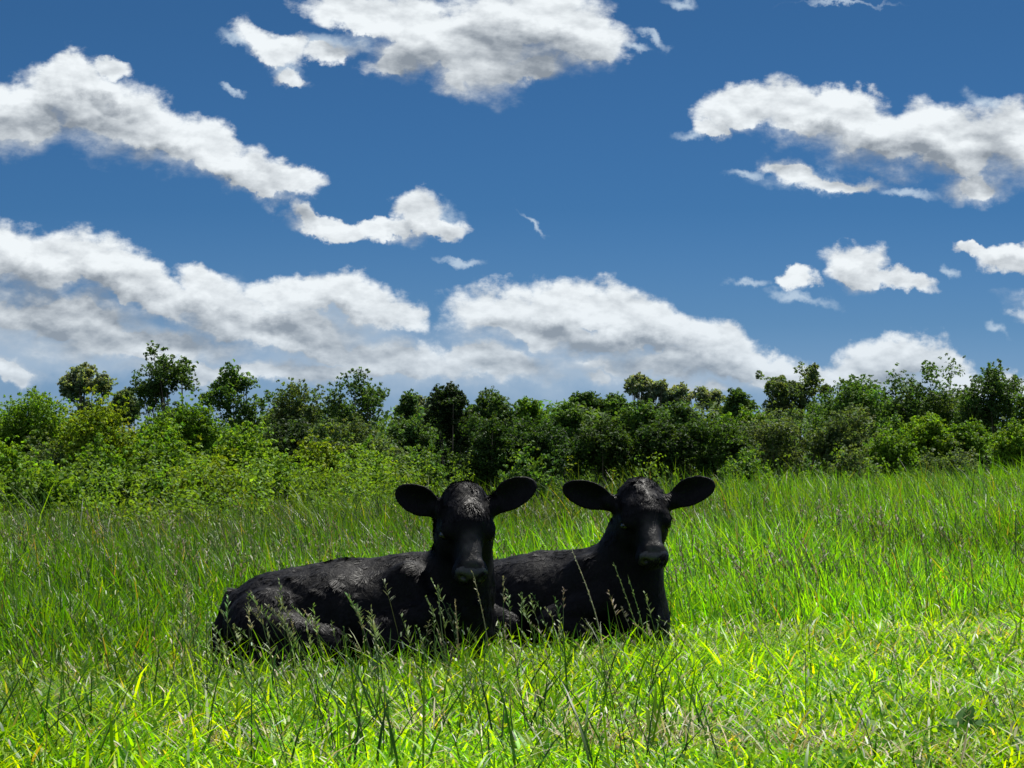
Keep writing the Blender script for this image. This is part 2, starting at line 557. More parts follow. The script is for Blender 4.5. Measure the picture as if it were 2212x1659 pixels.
# ------------------------------------------------------------------ calves: implicit surface -> one continuous skin
def surface_nets(F, o, h):
    S = F < 0
    nx, ny, nz_ = F.shape
    acc = np.zeros((nx - 1, ny - 1, nz_ - 1, 3), dtype=np.float32)
    cnt = np.zeros((nx - 1, ny - 1, nz_ - 1), dtype=np.int16)
    edges = []
    for ax in range(3):
        A = np.moveaxis(F, ax, 0)
        SA = np.moveaxis(S, ax, 0)
        cr = np.moveaxis(SA[:-1] != SA[1:], 0, ax)
        idx = np.argwhere(cr)
        nxt = idx.copy()
        nxt[:, ax] += 1
        fa = F[tuple(idx.T)]
        fb_ = F[tuple(nxt.T)]
        t = fa / (fa - fb_)
        pos = idx.astype(np.float32)
        pos[:, ax] += t
        o1, o2 = [a for a in range(3) if a != ax]
        for d1 in (0, -1):
            for d2 in (0, -1):
                cc = idx.copy()
                cc[:, o1] += d1
                cc[:, o2] += d2
                ok = np.all(cc >= 0, 1) & (cc[:, 0] < nx - 1) & (cc[:, 1] < ny - 1) & (cc[:, 2] < nz_ - 1)
                np.add.at(acc, tuple(cc[ok].T), pos[ok])
                np.add.at(cnt, tuple(cc[ok].T), 1)
        edges.append((ax, idx, fa < 0))
    act = cnt > 0
    ids = -np.ones(cnt.shape, dtype=np.int64)
    ids[act] = np.arange(act.sum())
    V = acc[act] / cnt[act][:, None] * h + np.asarray(o)
    Q = []
    for ax, idx, neg in edges:
        o1, o2 = (ax + 1) % 3, (ax + 2) % 3
        ok = (idx[:, o1] > 0) & (idx[:, o2] > 0)
        for a in (0, 1, 2):
            ok &= idx[:, a] < cnt.shape[a]
        idx, neg = idx[ok], neg[ok]
        cs_ = []
        for d1, d2 in ((0, 0), (-1, 0), (-1, -1), (0, -1)):
            cc = idx.copy()
            cc[:, o1] += d1
            cc[:, o2] += d2
            cs_.append(ids[tuple(cc.T)])
        q = np.stack(cs_, 1)
        q[~neg] = q[~neg][:, ::-1]
        Q.append(q)
    Q = np.concatenate(Q)
    Q = Q[(Q >= 0).all(1)]
    return V, Q


def smooth_mesh(V, Q, it=3, lam=0.5):
    e = np.concatenate([Q[:, [0, 1]], Q[:, [1, 2]], Q[:, [2, 3]], Q[:, [3, 0]]])
    e = np.concatenate([e, e[:, ::-1]])
    deg = np.bincount(e[:, 0], minlength=len(V)).astype(float)
    for _ in range(it):
        s = np.zeros_like(V)
        for k in range(3):
            s[:, k] = np.bincount(e[:, 0], weights=V[e[:, 1], k], minlength=len(V))
        V = V + lam * (s / deg[:, None] - V)
    return V


class Field:
    def __init__(s, lo, hi, h):
        s.o = np.array(lo, float)
        s.h = h
        n = np.ceil((np.array(hi) - s.o) / h).astype(int) + 1
        s.ax = [s.o[i] + np.arange(n[i]) * h for i in range(3)]
        s.F = np.full(n, 0.3, dtype=np.float32)

    def sub(s, lo, hi):
        sl, g_ = [], []
        for i in range(3):
            a = int(np.clip(np.floor((lo[i] - s.o[i]) / s.h), 0, s.F.shape[i] - 1))
            b = int(np.clip(np.ceil((hi[i] - s.o[i]) / s.h) + 1, 1, s.F.shape[i]))
            sl.append(slice(a, max(b, a + 1)))
            g_.append(s.ax[i][sl[-1]])
        X, Y, Z = np.meshgrid(*g_, indexing='ij')
        return tuple(sl), np.stack([X, Y, Z], -1)

    def merge(s, sl, d, k):
        a = s.F[sl]
        h = np.clip(0.5 + 0.5 * (a - d) / k, 0, 1)
        s.F[sl] = a * (1 - h) + d * h - k * h * (1 - h)

    def cut(s, sl, d, k):
        a = s.F[sl]
        d = -d
        h = np.clip(0.5 - 0.5 * (a - d) / k, 0, 1)
        s.F[sl] = a * (1 - h) + d * h + k * h * (1 - h)

    def cone(s, a, b, ra, rb, k=0.03):
        a, b = np.array(a, float), np.array(b, float)
        m_ = max(ra, rb) + 0.09
        sl, p = s.sub(np.minimum(a, b) - m_, np.maximum(a, b) + m_)
        ab = b - a
        t = np.clip(((p - a) @ ab) / (ab @ ab), 0, 1)
        d = np.linalg.norm(p - a - t[..., None] * ab, axis=-1) - (ra + (rb - ra) * t)
        s.merge(sl, d, k)

    def ell(s, c, r, M=None, k=0.03, cut=False):
        """ellipsoid, axes = columns of M"""
        c, r = np.array(c, float), np.array(r, float)
        m_ = r.max() + 0.07
        sl, p = s.sub(c - m_, c + m_)
        q = p - c
        if M is not None:
            q = q @ M
        k0 = np.linalg.norm(q / r, axis=-1)
        k1 = np.linalg.norm(q / (r * r), axis=-1) + 1e-9
        d = k0 * (k0 - 1) / k1
        (s.cut if cut else s.merge)(sl, d, k)

    def ear(s, base, e, w, L, W, cup, k=0.012):
        base, e, w = np.array(base, float), np.array(e, float), np.array(w, float)
        e /= np.linalg.norm(e)
        w -= (w @ e) * e
        w /= np.linalg.norm(w)
        n = np.cross(e, w)
        mid = base + e * L / 2
        sl, p = s.sub(mid - L * 0.5 - 0.07, mid + L * 0.5 + 0.07)
        q = p - base
        a, b, c = q @ e, q @ w, q @ n
        t = np.clip(a / L, -0.3, 1.2)
        f = np.where(t < 0.52, 0.40 + 0.60 * np.sin(np.clip(t / 0.52, 0, 1) * np.pi / 2) ** 1.2,
                     np.sqrt(np.clip(1 - ((t - 0.52) / 0.48) ** 1.9, 0, 1)) ** 1.0)
        bb = b - 0.10 * W * np.sin(np.clip(t, 0, 1) * np.pi)
        dw = np.abs(bb) - W * f
        da = a - L
        do = np.maximum(dw, np.maximum(da, -a - 0.01)) * 0.85
        c0 = cup * (bb * bb) / W - 0.10 * cup * W * (1 - t)
        dc = np.abs(c - c0) * 0.8 - 0.0065
        h = np.clip(0.5 + 0.5 * (do - dc) / 0.008, 0, 1)
        d = dc * (1 - h) + do * h + 0.008 * h * (1 - h)
        s.merge(sl, d, k)


def tri_sample(V, Q, n, r):
    T = np.concatenate([Q[:, [0, 1, 2]], Q[:, [0, 2, 3]]])
    A, B, Cc = V[T[:, 0]], V[T[:, 1]], V[T[:, 2]]
    nrm = np.cross(B - A, Cc - A)
    ar = np.linalg.norm(nrm, axis=1)
    pick = r.choice(len(T), n, p=ar / ar.sum())
    u, v = r.random(n), r.random(n)
    fl = u + v > 1
    u[fl], v[fl] = 1 - u[fl], 1 - v[fl]
    Pp = A[pick] + (B - A)[pick] * u[:, None] + (Cc - A)[pick] * v[:, None]
    N = nrm[pick] / (ar[pick][:, None] + 1e-12)
    return Pp, N


def norml(v):
    return v / (np.linalg.norm(v, axis=-1, keepdims=True) + 1e-9)


PLANTS = [(962, 752, 0.085), (738, 752, 0.05)]
FOOT = []      # footprints of the calves, so that no grass grows through them


def make_calf(label, origin, yaw, head, hyaw, hpitch, hroll, ears, seed, hs=1.0, curly=0.5, nx=0.29):
    """origin: ground point of the body; yaw turns the hindquarters away; head: cranium centre (world)"""
    ox, oy = origin
    cy_, sy_ = math.cos(yaw), math.sin(yaw)

    def L(x, y, z):      # body frame -> world
        return np.array([ox + x * cy_ - y * sy_ * -1 * -1 if False else ox + x * cy_ + y * sy_, oy - x * sy_ + y * cy_, z])
    MB = np.array([[cy_, sy_, 0], [-sy_, cy_, 0], [0, 0, 1]])      # columns = body axes in world... (x axis, y axis, z axis)
    H = np.array(head, float)
    lo = np.array([min(ox - 0.62, H[0] - 0.3), min(oy - 0.45, H[1] - 0.3), -0.03])
    hi = np.array([max(ox + 0.62, H[0] + 0.3), oy + 0.55, H[2] + 0.16])
    fd = Field(lo, hi, 0.0055)
    E = lambda c, r, k=0.04: fd.ell(L(*c), r, MB, k)
    K = lambda a, b, ra, rb, k=0.03: fd.cone(L(*a), L(*b), ra, rb, k)
    # trunk
    E((-0.20, 0, 0.158), (0.180, 0.155, 0.150))
    E((0.00, 0, 0.175), (0.27, 0.180, 0.175), 0.06)
    E((0.24, 0, 0.195), (0.20, 0.150, 0.178), 0.06)
    K((-0.24, 0, 0.250), (0.02, 0, 0.298), 0.040, 0.040, 0.05)
    K((0.02, 0, 0.305), (0.28, 0, 0.325), 0.040, 0.045, 0.05)
    for s_ in (-1, 1):
        E((-0.13, 0.085 * s_, 0.268), (0.045, 0.030, 0.030), 0.035)       # hip bone
        E((-0.33, 0.045 * s_, 0.215), (0.03, 0.025, 0.03), 0.03)          # pin bone
        E((0.22, 0.095 * s_, 0.24), (0.080, 0.052, 0.115), 0.018)          # shoulder blade
    # tail laid along the rump
    K((-0.345, -0.01, 0.25), (-0.385, -0.07, 0.12), 0.018, 0.015, 0.012)
    K((-0.385, -0.07, 0.12), (-0.36, -0.16, 0.02), 0.014, 0.020, 0.01)
    # hind legs, folded
    for s_ in (-1, 1):
        fdx = 0.0 if s_ < 0 else 0.03
        E((-0.20 + fdx, 0.115 * s_, 0.145), (0.155, 0.080, 0.128), 0.016)
        K((-0.24 + fdx, 0.13 * s_, 0.15), (-0.015 + fdx, 0.19 * s_, 0.105), 0.085, 0.060, 0.015)
        K((-0.015 + fdx, 0.20 * s_, 0.09), (-0.26 + fdx, 0.225 * s_, 0.045), 0.050, 0.034, 0.012)
        K((-0.26 + fdx, 0.225 * s_, 0.040), (-0.30 + fdx, 0.225 * s_, 0.055), 0.030, 0.022, 0.012)
        K((-0.26 + fdx, 0.235 * s_, 0.032), (-0.06 + fdx, 0.265 * s_, 0.028), 0.025, 0.021, 0.008)
        K((-0.06 + fdx, 0.265 * s_, 0.026), (-0.01 + fdx, 0.27 * s_, 0.022), 0.026, 0.024, 0.01)
    # fore legs, folded under
    for s_ in (-1, 1):
        K((0.31, 0.10 * s_, 0.20), (0.14, 0.155 * s_, 0.125), 0.072, 0.064, 0.010)
        K((0.14, 0.165 * s_, 0.12), (0.36, 0.18 * s_, 0.062), 0.056, 0.040, 0.012)
        E((0.37, 0.18 * s_, 0.060), (0.042, 0.036, 0.040), 0.012)
        K((0.37, 0.19 * s_, 0.034), (0.20, 0.205 * s_, 0.030), 0.026, 0.022, 0.008)
        K((0.20, 0.205 * s_, 0.028), (0.15, 0.21 * s_, 0.026), 0.027, 0.025, 0.01)
    # neck, throat and brisket
    hb = H + np.array([0, 0.035, -0.03])
    fd.cone(L(nx, 0, 0.235), hb, 0.130 - 0.25 * (nx - 0.29), 0.078, 0.04)
    fd.cone(L(nx + 0.04, 0, 0.27), hb + np.array([0, 0.02, 0.0]), 0.08, 0.070, 0.03)
    br = L(0.40, 0.0, 0.13)
    fd.cone(H + np.array([0, 0.03, -0.10]), np.array([H[0] * 0.85 + br[0] * 0.15, br[1] - 0.03, 0.14]), 0.071, 0.086, 0.03)
    fd.ell(br, (0.080, 0.092, 0.115), MB, 0.04)
    # head: +y' nose, +z' forehead normal, x' to its side (image right)
    ns = np.array([math.sin(hyaw) * math.cos(hpitch), -math.cos(hyaw) * math.cos(hpitch), -math.sin(hpitch)])
    xr = np.array([math.cos(hyaw), math.sin(hyaw), 0.0])
    xr = xr * math.cos(hroll) + np.cross(ns, xr) * math.sin(hroll)
    up_ = np.cross(xr, ns)
    if up_[2] < 0:
        up_ = -up_
    MH = np.stack([xr, ns, up_], 1)

    def hp(x, y, z):
        return H + hs * (MH @ np.array([x, y * (0.92 if y > 0 else 1.0), z]))
    HE = lambda c, r, k=0.02, cut=False: fd.ell(hp(*c), np.array(r) * hs, MH, k, cut)
    HK = lambda a, b, ra, rb, k=0.02: fd.cone(hp(*a), hp(*b), ra * hs, rb * hs, k)
    HE((0, 0.00, 0.0), (0.080, 0.095, 0.078))
    HE((0, -0.045, 0.022), (0.062, 0.045, 0.052), 0.03)                    # poll
    HE((0, 0.055, 0.018), (0.074, 0.070, 0.060), 0.03)                     # brow
    HK((0, 0.08, 0.016), (0, 0.205, 0.006), 0.050, 0.034, 0.025)           # bridge of the nose
    HK((0, 0.09, -0.045), (0, 0.21, -0.030), 0.052, 0.033, 0.025)          # jaws
    for s_ in (-1, 1):
        HE((0.062 * s_, 0.085, 0.020), (0.026, 0.034, 0.024), 0.018)       # eye ridge
        HE((0.050 * s_, 0.050, -0.050), (0.038, 0.075, 0.055), 0.03)       # cheek
        HE((0.026 * s_, 0.235, -0.004), (0.025, 0.030, 0.027), 0.014)      # nostril wing
        HE((0.030 * s_, 0.222, -0.034), (0.024, 0.036, 0.026), 0.014)      # upper lip
    HE((0, 0.225, -0.012), (0.047, 0.046, 0.038), 0.015)
    HE((0, 0.252, -0.006), (0.030, 0.020, 0.024), 0.012)                   # nose pad
    HE((0, 0.222, 0.026), (0.032, 0.012, 0.008), 0.010)                    # roll of skin above the pad
    HK((0, 0.12, -0.078), (0, 0.215, -0.066), 0.030, 0.024, 0.02)         # chin
    for s_ in (-1, 1):
        HE((0.029 * s_, 0.266, -0.002), (0.0105, 0.014, 0.009), 0.006, True)
        HE((0.076 * s_, 0.094, 0.003), (0.016, 0.020, 0.013), 0.010, True)
    HE((0, 0.262, -0.052), (0.036, 0.030, 0.0035), 0.006, True)            # mouth line
    # ears
    for (bx, bz, tx, tz, Lr, Wr, cp, sg) in ears:
        b_ = H + np.array([bx, 0.01, bz])
        t_ = H + np.array([tx, -0.015, tz])
        e_ = t_ - b_
        fd.cone(H + np.array([bx * 0.6, 0.012, bz - 0.006]), b_ + e_ * 0.16, 0.038, 0.024, 0.02)
        e_n = e_ / np.linalg.norm(e_)
        wv = np.array([-e_n[2], 0.15, e_n[0]])
        if wv[2] < 0: wv = -wv
        fd.ear(b_, e_, wv, np.linalg.norm(e_), Wr, cp * (1 if sg > 0 else -1), 0.012)
    fd.F[:, :, 0] = np.maximum(fd.F[:, :, 0], 0.01)
    V, Q = surface_nets(fd.F, fd.o, fd.h)
    V = smooth_mesh(V.astype(np.float64), Q, 2, 0.5)
    # locks of the coat stand out in small waves; face and ears stay smooth
    fn = np.cross(V[Q[:, 1]] - V[Q[:, 0]], V[Q[:, 2]] - V[Q[:, 0]])
    vn = np.zeros_like(V)
    for j in range(4):
        for a_ in range(3):
            vn[:, a_] += np.bincount(Q[:, j], weights=fn[:, a_], minlength=len(V))
    vn = norml(vn)
    qf = (V - H) @ MH / hs
    nearhead = np.linalg.norm((V - H - np.array([0, -0.02, -0.05])) / np.array([0.13, 0.2, 0.2]), axis=1) < 1.0
    smoothp = (nearhead & (qf[:, 1] > 0.05)) | (np.abs(qf[:, 0]) > 0.088)
    smoothp &= V[:, 2] > H[2] - 0.2
    wx, wy, wz = V[:, 0], V[:, 1], V[:, 2]
    # stretched along the lie of the hair
    rel = 0.9 * pnoise(wx * 0.9 - wz * 0.5, wy, wz * 0.55 + wx * 0.3, seed + 50, 75.0) + 0.35 * pnoise(wx, wy, wz * 0.6, seed + 51, 190.0)
    V = V + vn * (0.0009 * rel * np.where(smoothp, 0.08, 1.0))[:, None]
    # footprint mask for the grass
    low = (fd.F[:, :, fd.ax[2] < 0.16] < 0.012).any(2)
    FOOT.append((fd.o[0], fd.o[1], fd.h, low))
    root = empty('calf', (ox, oy, 0))
    tag(root, label, 'calf', 'calves lying in the grass')
    o3 = np.array([ox, oy, 0.0])
    # nose pad gets the wet skin
    ctr = V[Q].mean(1)
    q = (ctr - H) @ MH / hs
    nose = (q[:, 1] > 0.220) & (np.abs(q[:, 0]) < 0.05) & (q[:, 2] > -0.032) & (q[:, 2] < 0.024)
    mi = nose.astype(int)
    qv = (V - H) @ MH / hs
    brd = sstep(0.085, 0.15, qv[:, 1]) * (1 - sstep(0.012, 0.040, np.abs(qv[:, 0]))) * sstep(-0.005, 0.02, qv[:, 2])  # mask of the sheen painted down the nose bridge
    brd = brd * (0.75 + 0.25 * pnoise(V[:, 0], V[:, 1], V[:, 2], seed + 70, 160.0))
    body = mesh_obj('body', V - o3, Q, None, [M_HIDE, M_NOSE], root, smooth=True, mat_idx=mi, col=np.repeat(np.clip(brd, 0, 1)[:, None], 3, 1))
    # eyes
    for s_ in (-1, 1):
        c = hp(0.0735 * s_, 0.097, 0.004)
        th, ph = np.meshgrid(np.linspace(0, np.pi, 9), np.linspace(0, 2 * np.pi, 15)[:-1], indexing='ij')
        sp = np.stack([np.sin(th) * np.cos(ph), np.sin(th) * np.sin(ph), np.cos(th)], -1).reshape(-1, 3) * 0.0145 * hs
        qd = []
        for i in range(8):
            for j in range(14):
                qd.append((i * 14 + j, (i + 1) * 14 + j, (i + 1) * 14 + (j + 1) % 14, i * 14 + (j + 1) % 14))
        mesh_obj('eye', sp + c - o3, qd, None, [M_EYE], root, smooth=True)
    # coat: short locks of hair lying along the skin
    r = np.random.default_rng(seed)
    n = 200000
    Pp, N = tri_sample(V, Q, n, r)
    hq = (Pp - H) @ MH / hs
    hd = np.linalg.norm((Pp - H - np.array([0, -0.02, -0.05])) / np.array([0.13, 0.2, 0.2]), axis=1)
    ishead = hd < 1.0
    isear = np.abs((Pp - H) @ xr) > 0.092 * hs
    isear &= Pp[:, 2] > H[2] - 0.08
    keep = ~((hq[:, 1] > 0.186) & ishead)                       # bare muzzle
    thin_ = ((hq[:, 1] > 0.07) & ishead) | isear
    keep &= ~(thin_ & (r.random(n) < 0.55))
    Pp, N, hq, ishead, isear, thin_ = Pp[keep], N[keep], hq[keep], ishead[keep], isear[keep], thin_[keep]
    n = len(Pp)
    flow = np.tile(-MB[:, 0] * 0.55 + np.array([0, 0, -0.9]), (n, 1))
    flow[ishead] = ns
    flow[isear] = (np.sign((Pp - H) @ xr)[:, None] * xr[None] + np.array([0, 0, 0.4]))[isear]
    fx, fy, fz = Pp[:, 0], Pp[:, 1], Pp[:, 2]
    sc_ = 34.0
    curl = np.stack([pnoise(fx, fy, fz, seed + 1 + j, 50.0) * 0.45 + pnoise(fx, fy, fz, seed + 31 + j, 150.0) * 0.32 for j in range(3)], 1)
    ca = np.where(ishead & (hq[:, 1] < 0.06), 0.7 + 0.6 * curly, np.where(ishead | isear, 0.15, 0.95))
    flow = flow + curl * ca[:, None] + r.normal(size=(n, 3)) * 0.07
    flow = flow - (flow * N).sum(1)[:, None] * N
    flow = norml(flow)
    side = norml(np.cross(flow, N))
    clump = np.clip(0.5 + 0.6 * pnoise(fx, fy, fz, seed + 5, 55.0), 0, 1)
    ln = np.where(thin_, 0.005, np.where(ishead, 0.012 + 0.004 * curly, 0.018)) * r.uniform(0.8, 1.3, n) * (0.8 + 0.4 * clump)
    wd = np.where(thin_, 0.0006, 0.0009) * r.uniform(0.7, 1.4, n)
    lift = np.where(thin_, 0.06, np.where(ishead, 0.07 + 0.10 * clump, 0.03 + 0.05 * clump)) * r.uniform(0.8, 1.2, n)
    tw = r.normal(size=n) * 0.10
    side = norml(side + N * tw[:, None])
    pts = []
    for t, wf in ((0.0, 1.0), (0.4, 0.95), (0.75, 0.7), (1.0, 0.12)):
        c = Pp - N * 0.001 + flow * (ln * t)[:, None] + N * (ln * lift * math.sin(t * 2.3))[:, None]
        c = c + curl * (ln * 0.35 * t * t * (ca > 0.5))[:, None]
        pts.append(c - side * (wd * wf)[:, None])
        pts.append(c + side * (wd * wf)[:, None])
    Vh = np.stack(pts, 1).reshape(-1, 3)
    b = np.arange(n) * 8
    Qh = np.concatenate([np.stack([b + 2 * i, b + 2 * i + 1, b + 2 * i + 3, b + 2 * i + 2], 1) for i in range(3)])
    mesh_obj('coat_hair', Vh - o3, Qh, None, [M_HAIR], root, smooth=True)
    return root


# ear rows: base x, z ; tip x, z ; - ; half width ; cup ; side   (metres from the cranium centre)
make_calf('black calf in front, lying broadside with rump to the left and head facing us',
          (-0.545, 7.06), R(2), (-0.148, 6.93, 0.505), R(10), R(52), R(-3),
          [(-0.070, 0.005, -0.216, 0.075, 0, 0.049, 0.5, -1), (0.078, 0.012, 0.224, 0.098, 0, 0.049, 0.5, 1)], 11, nx=0.37)
make_calf('black calf behind on the right, curly forehead, rump hidden by the other calf',
          (0.10, 7.80), R(28), (0.438, 7.55, 0.520), R(13), R(47), R(2),
          [(-0.085, 0.005, -0.268, 0.068, 0, 0.049, 0.5, -1), (0.088, 0.008, 0.252, 0.080, 0, 0.049, 0.5, 1)], 23, 1.0, 1.0)


def in_foot(x, y):
    res = np.zeros(len(x), bool)
    for (px_, row_, rad_) in PLANTS:
        d_ = F_PX * CAM_H / (row_ - HOR)
        res |= np.hypot(x - (px_ - 512.0) / F_PX * d_, y - d_) < rad_ * (0.7 + 0.6 * ((x * 917.0) % 1.0))
    for (ox, oy, h, m_) in FOOT:
        i = np.round((x - ox) / h).astype(int)
        j = np.round((y - oy) / h).astype(int)
        ok = (i >= 0) & (j >= 0) & (i < m_.shape[0]) & (j < m_.shape[1])
        res[ok] |= m_[i[ok], j[ok]]
    return res


# ------------------------------------------------------------------ grass
def ribbons(base, h, w, dirx, lean, curve, col, levels=(0, 0.4, 0.75, 1.0), wprof=(0.8, 1.0, 0.7, 0.06), facing=None, r=None, droop=0.0):
    n = len(base)
    az = dirx
    d = np.stack([np.cos(az), np.sin(az), np.zeros(n)], 1)
    fa = facing if facing is not None else az + np.pi / 2 + r.normal(size=n) * 0.6
    sd_ = np.stack([np.cos(fa), np.sin(fa), np.zeros(n)], 1)
    pts = []
    for t, wf in zip(levels, wprof):
        out_ = lean * t + curve * t * t
        upz = t * (1 - 0.28 * np.clip(lean + curve, 0, 2) * t) - droop * t ** 3
        c = base + d * (h * out_)[:, None]
        c[:, 2] += h * upz
        pts.append(c - sd_ * (w * wf * 0.5)[:, None])
        pts.append(c + sd_ * (w * wf * 0.5)[:, None])
    k = len(levels)
    V = np.stack(pts, 1).reshape(-1, 3)
    b = np.arange(n) * 2 * k
    Q = np.concatenate([np.stack([b + 2 * i, b + 2 * i + 1, b + 2 * i + 3, b + 2 * i + 2], 1) for i in range(k - 1)])
    return V, Q, np.repeat(col, 2 * k, 0)


def join(parts):
    Vs, Qs, Cs, o_ = [], [], [], 0
    for V, Q, c in parts:
        Vs.append(V)
        Qs.append(Q + o_)
        Cs.append(c)
        o_ += len(V)
    return np.concatenate(Vs), np.concatenate(Qs), np.concatenate(Cs)


def scatter(n, d0, d1, r, power=1.0, half=0.27, pad=0.35):
    """distances with density ~ d^-power per metre of depth, spread over the field's width"""
    u = r.random(n)
    if abs(power - 1.0) < 1e-3:
        d = d0 * (d1 / d0) ** u
    else:
        a = 1 - power
        d = (d0 ** a + u * (d1 ** a - d0 ** a)) ** (1 / a)
    x = (r.random(n) * 2 - 1) * (half * d + pad)
    return x, d


def pick(pal, n, r, jit=0.18):
    pal = np.array(pal)
    c = pal[r.integers(0, len(pal), n)]
    return np.clip(c * (1 + r.normal(size=(n, 1)) * jit) * (1 + r.normal(size=(n, 3)) * jit * 0.4), 0.002, 0.9)


PAL_SHORT = [(0.150, 0.300, 0.006), (0.210, 0.370, 0.006), (0.095, 0.225, 0.008), (0.270, 0.390, 0.008), (0.070, 0.200, 0.010), (0.035, 0.105, 0.008)]
PAL_TALL = [(0.050, 0.125, 0.012), (0.075, 0.170, 0.014), (0.105, 0.205, 0.010), (0.040, 0.095, 0.016), (0.085, 0.140, 0.040), (0.065, 0.165, 0.010)]
PAL_DRY = [(0.38, 0.34, 0.20), (0.30, 0.27, 0.13), (0.48, 0.45, 0.30), (0.24, 0.21, 0.11)]


def tallness(x, y):
    """0 = grazed short turf, 1 = tall meadow"""
    s = sstep(7.4, 10.5, y - 0.55 * np.clip(-x, -0.5, 2.5) * -1.0 * 1.0)
    s = np.maximum(s, sstep(0.9, 1.5, -x + 0.0) * sstep(6.0, 7.2, y) * 0.7)
    right = sstep(0.9, 2.0, x)
    s = s * (1 - 0.70 * right * (1 - sstep(11.5, 17, y)))
    return np.clip(s + 0.15 * pnoise(x, y, 0, 9, 1.2), 0, 1)


r = np.random.default_rng(101)
# short turf
n = 250000
x, y = scatter(n, 4.25, 12.5, r, 1.1)
ok = ~in_foot(x, y)
T = tallness(x, y)
bare = pnoise(x, y, 0, 21, 2.6) + 0.6 * pnoise(x, y, 0, 22, 7.0)
ok &= ~((bare > 1.05) & (r.random(n) < 0.75) & (y < 7.5))
x, y, T, bare = x[ok], y[ok], T[ok], bare[ok]
n = len(x)
base = np.stack([x, y, ground_z(x, y) - 0.004], 1)
h = r.gamma(5, 0.0115, n) * (1 + 0.35 * pnoise(x, y, 0, 31, 3.0)) * (1 + 1.1 * T)
h = np.clip(h, 0.025, 0.30)
w = r.uniform(0.0034, 0.0095, n) * (1 + 0.3 * (y > 8))
col = pick(PAL_SHORT, n, r)
patch = pnoise(x, y, 0, 41, 1.7)
col *= (1 + 0.30 * patch)[:, None]
rt = sstep(-0.8, 1.2, x)
col *= (0.98 + 0.24 * rt)[:, None]
dry = r.random(n) < (0.022 + 0.25 * sstep(0.7, 1.3, bare))
col[dry] = pick(PAL_DRY, dry.sum(), r)
lean = r.uniform(0.1, 0.9, n)
curve = r.uniform(0.0, 1.0, n)
wind = r.uniform(0, 6.28, n)
grassV = ribbons(base, h, w, wind, lean, curve, col, r=r, droop=0.0)
mo = mesh_obj('short_grass', grassV[0], grassV[1], None, [M_GRASS], col=grassV[2])
tag(mo, 'short bright green sunlit pasture grass around and in front of the calves', 'grass', kind='stuff')

# tall meadow
parts = []
n = 235000
x, y = scatter(n, 6.4, 36.0, r, 1.25, 0.27, 0.5)
T = tallness(x, y)
ok = (r.random(n) < np.clip(T * 1.3 - 0.12, 0.0, 1)) & ~in_foot(x, y)
x, y, T = x[ok], y[ok], T[ok]
n = len(x)
base = np.stack([x, y, ground_z(x, y) - 0.01], 1)
h = (0.20 + 0.30 * T) * r.uniform(0.55, 1.25, n) * (1 + 0.16 * pnoise(x, y, 0, 51, 1.6))
# the grass just behind the calves stays below their backs
h *= (0.62 + 0.30 * sstep(9.0, 14.0, y) - 0.04 * sstep(15.0, 22.0, y)) * (1 + 0.30 * pnoise(x, y, 0, 54, 1.0) * sstep(9, 14, y)) * (1 + 0.35 * sstep(19, 25, y) * np.clip(pnoise(x, y, 0, 55, 1.6), -0.3, 1))
w = (0.0042 + 0.00022 * y) * r.uniform(0.7, 1.4, n)
col = pick(PAL_TALL, n, r)
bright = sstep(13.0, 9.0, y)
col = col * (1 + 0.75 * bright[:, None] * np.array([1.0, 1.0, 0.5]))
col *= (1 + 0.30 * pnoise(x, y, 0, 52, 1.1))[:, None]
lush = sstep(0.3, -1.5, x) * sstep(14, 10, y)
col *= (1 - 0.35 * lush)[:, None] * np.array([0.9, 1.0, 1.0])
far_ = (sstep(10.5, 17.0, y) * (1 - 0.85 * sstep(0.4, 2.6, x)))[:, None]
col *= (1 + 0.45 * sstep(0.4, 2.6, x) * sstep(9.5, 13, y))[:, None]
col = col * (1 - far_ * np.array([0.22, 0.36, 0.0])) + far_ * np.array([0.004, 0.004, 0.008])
dry = r.random(n) < 0.03
col[dry] = pick([(0.20, 0.17, 0.10), (0.16, 0.13, 0.09), (0.26, 0.22, 0.13)], dry.sum(), r)
lean = r.uniform(0.02, 0.38, n)
curve = r.uniform(0.0, 0.55, n)
wind = r.normal(size=n) * 1.7 + np.pi * 0.95
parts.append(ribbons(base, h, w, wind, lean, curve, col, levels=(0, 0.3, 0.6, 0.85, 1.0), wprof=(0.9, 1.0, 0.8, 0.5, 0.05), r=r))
# taller tufts break up the far edge of the field
n = 5200
cx_ = r.uniform(-7.5, 7.5, 170)
cy2 = r.uniform(14, 27, 170)
pi_ = r.integers(0, 170, n)
x = cx_[pi_] + r.normal(size=n) * 0.16
y = cy2[pi_] + r.normal(size=n) * 0.16
th_ = r.uniform(0.45, 0.85, 170)[pi_]
base = np.stack([x, y, ground_z(x, y) - 0.01], 1)
col = pick([(0.05, 0.11, 0.02), (0.08, 0.16, 0.02), (0.04, 0.085, 0.02), (0.10, 0.15, 0.04)], n, r)
parts.append(ribbons(base, th_ * r.uniform(0.6, 1.1, n), r.uniform(0.007, 0.012, n), r.normal(size=n) * 1.2 + 3.0, r.uniform(0.02, 0.30, n), r.uniform(0.1, 0.7, n), col, levels=(0, 0.3, 0.6, 0.85, 1.0), wprof=(0.9, 1.0, 0.8, 0.5, 0.05), r=r))
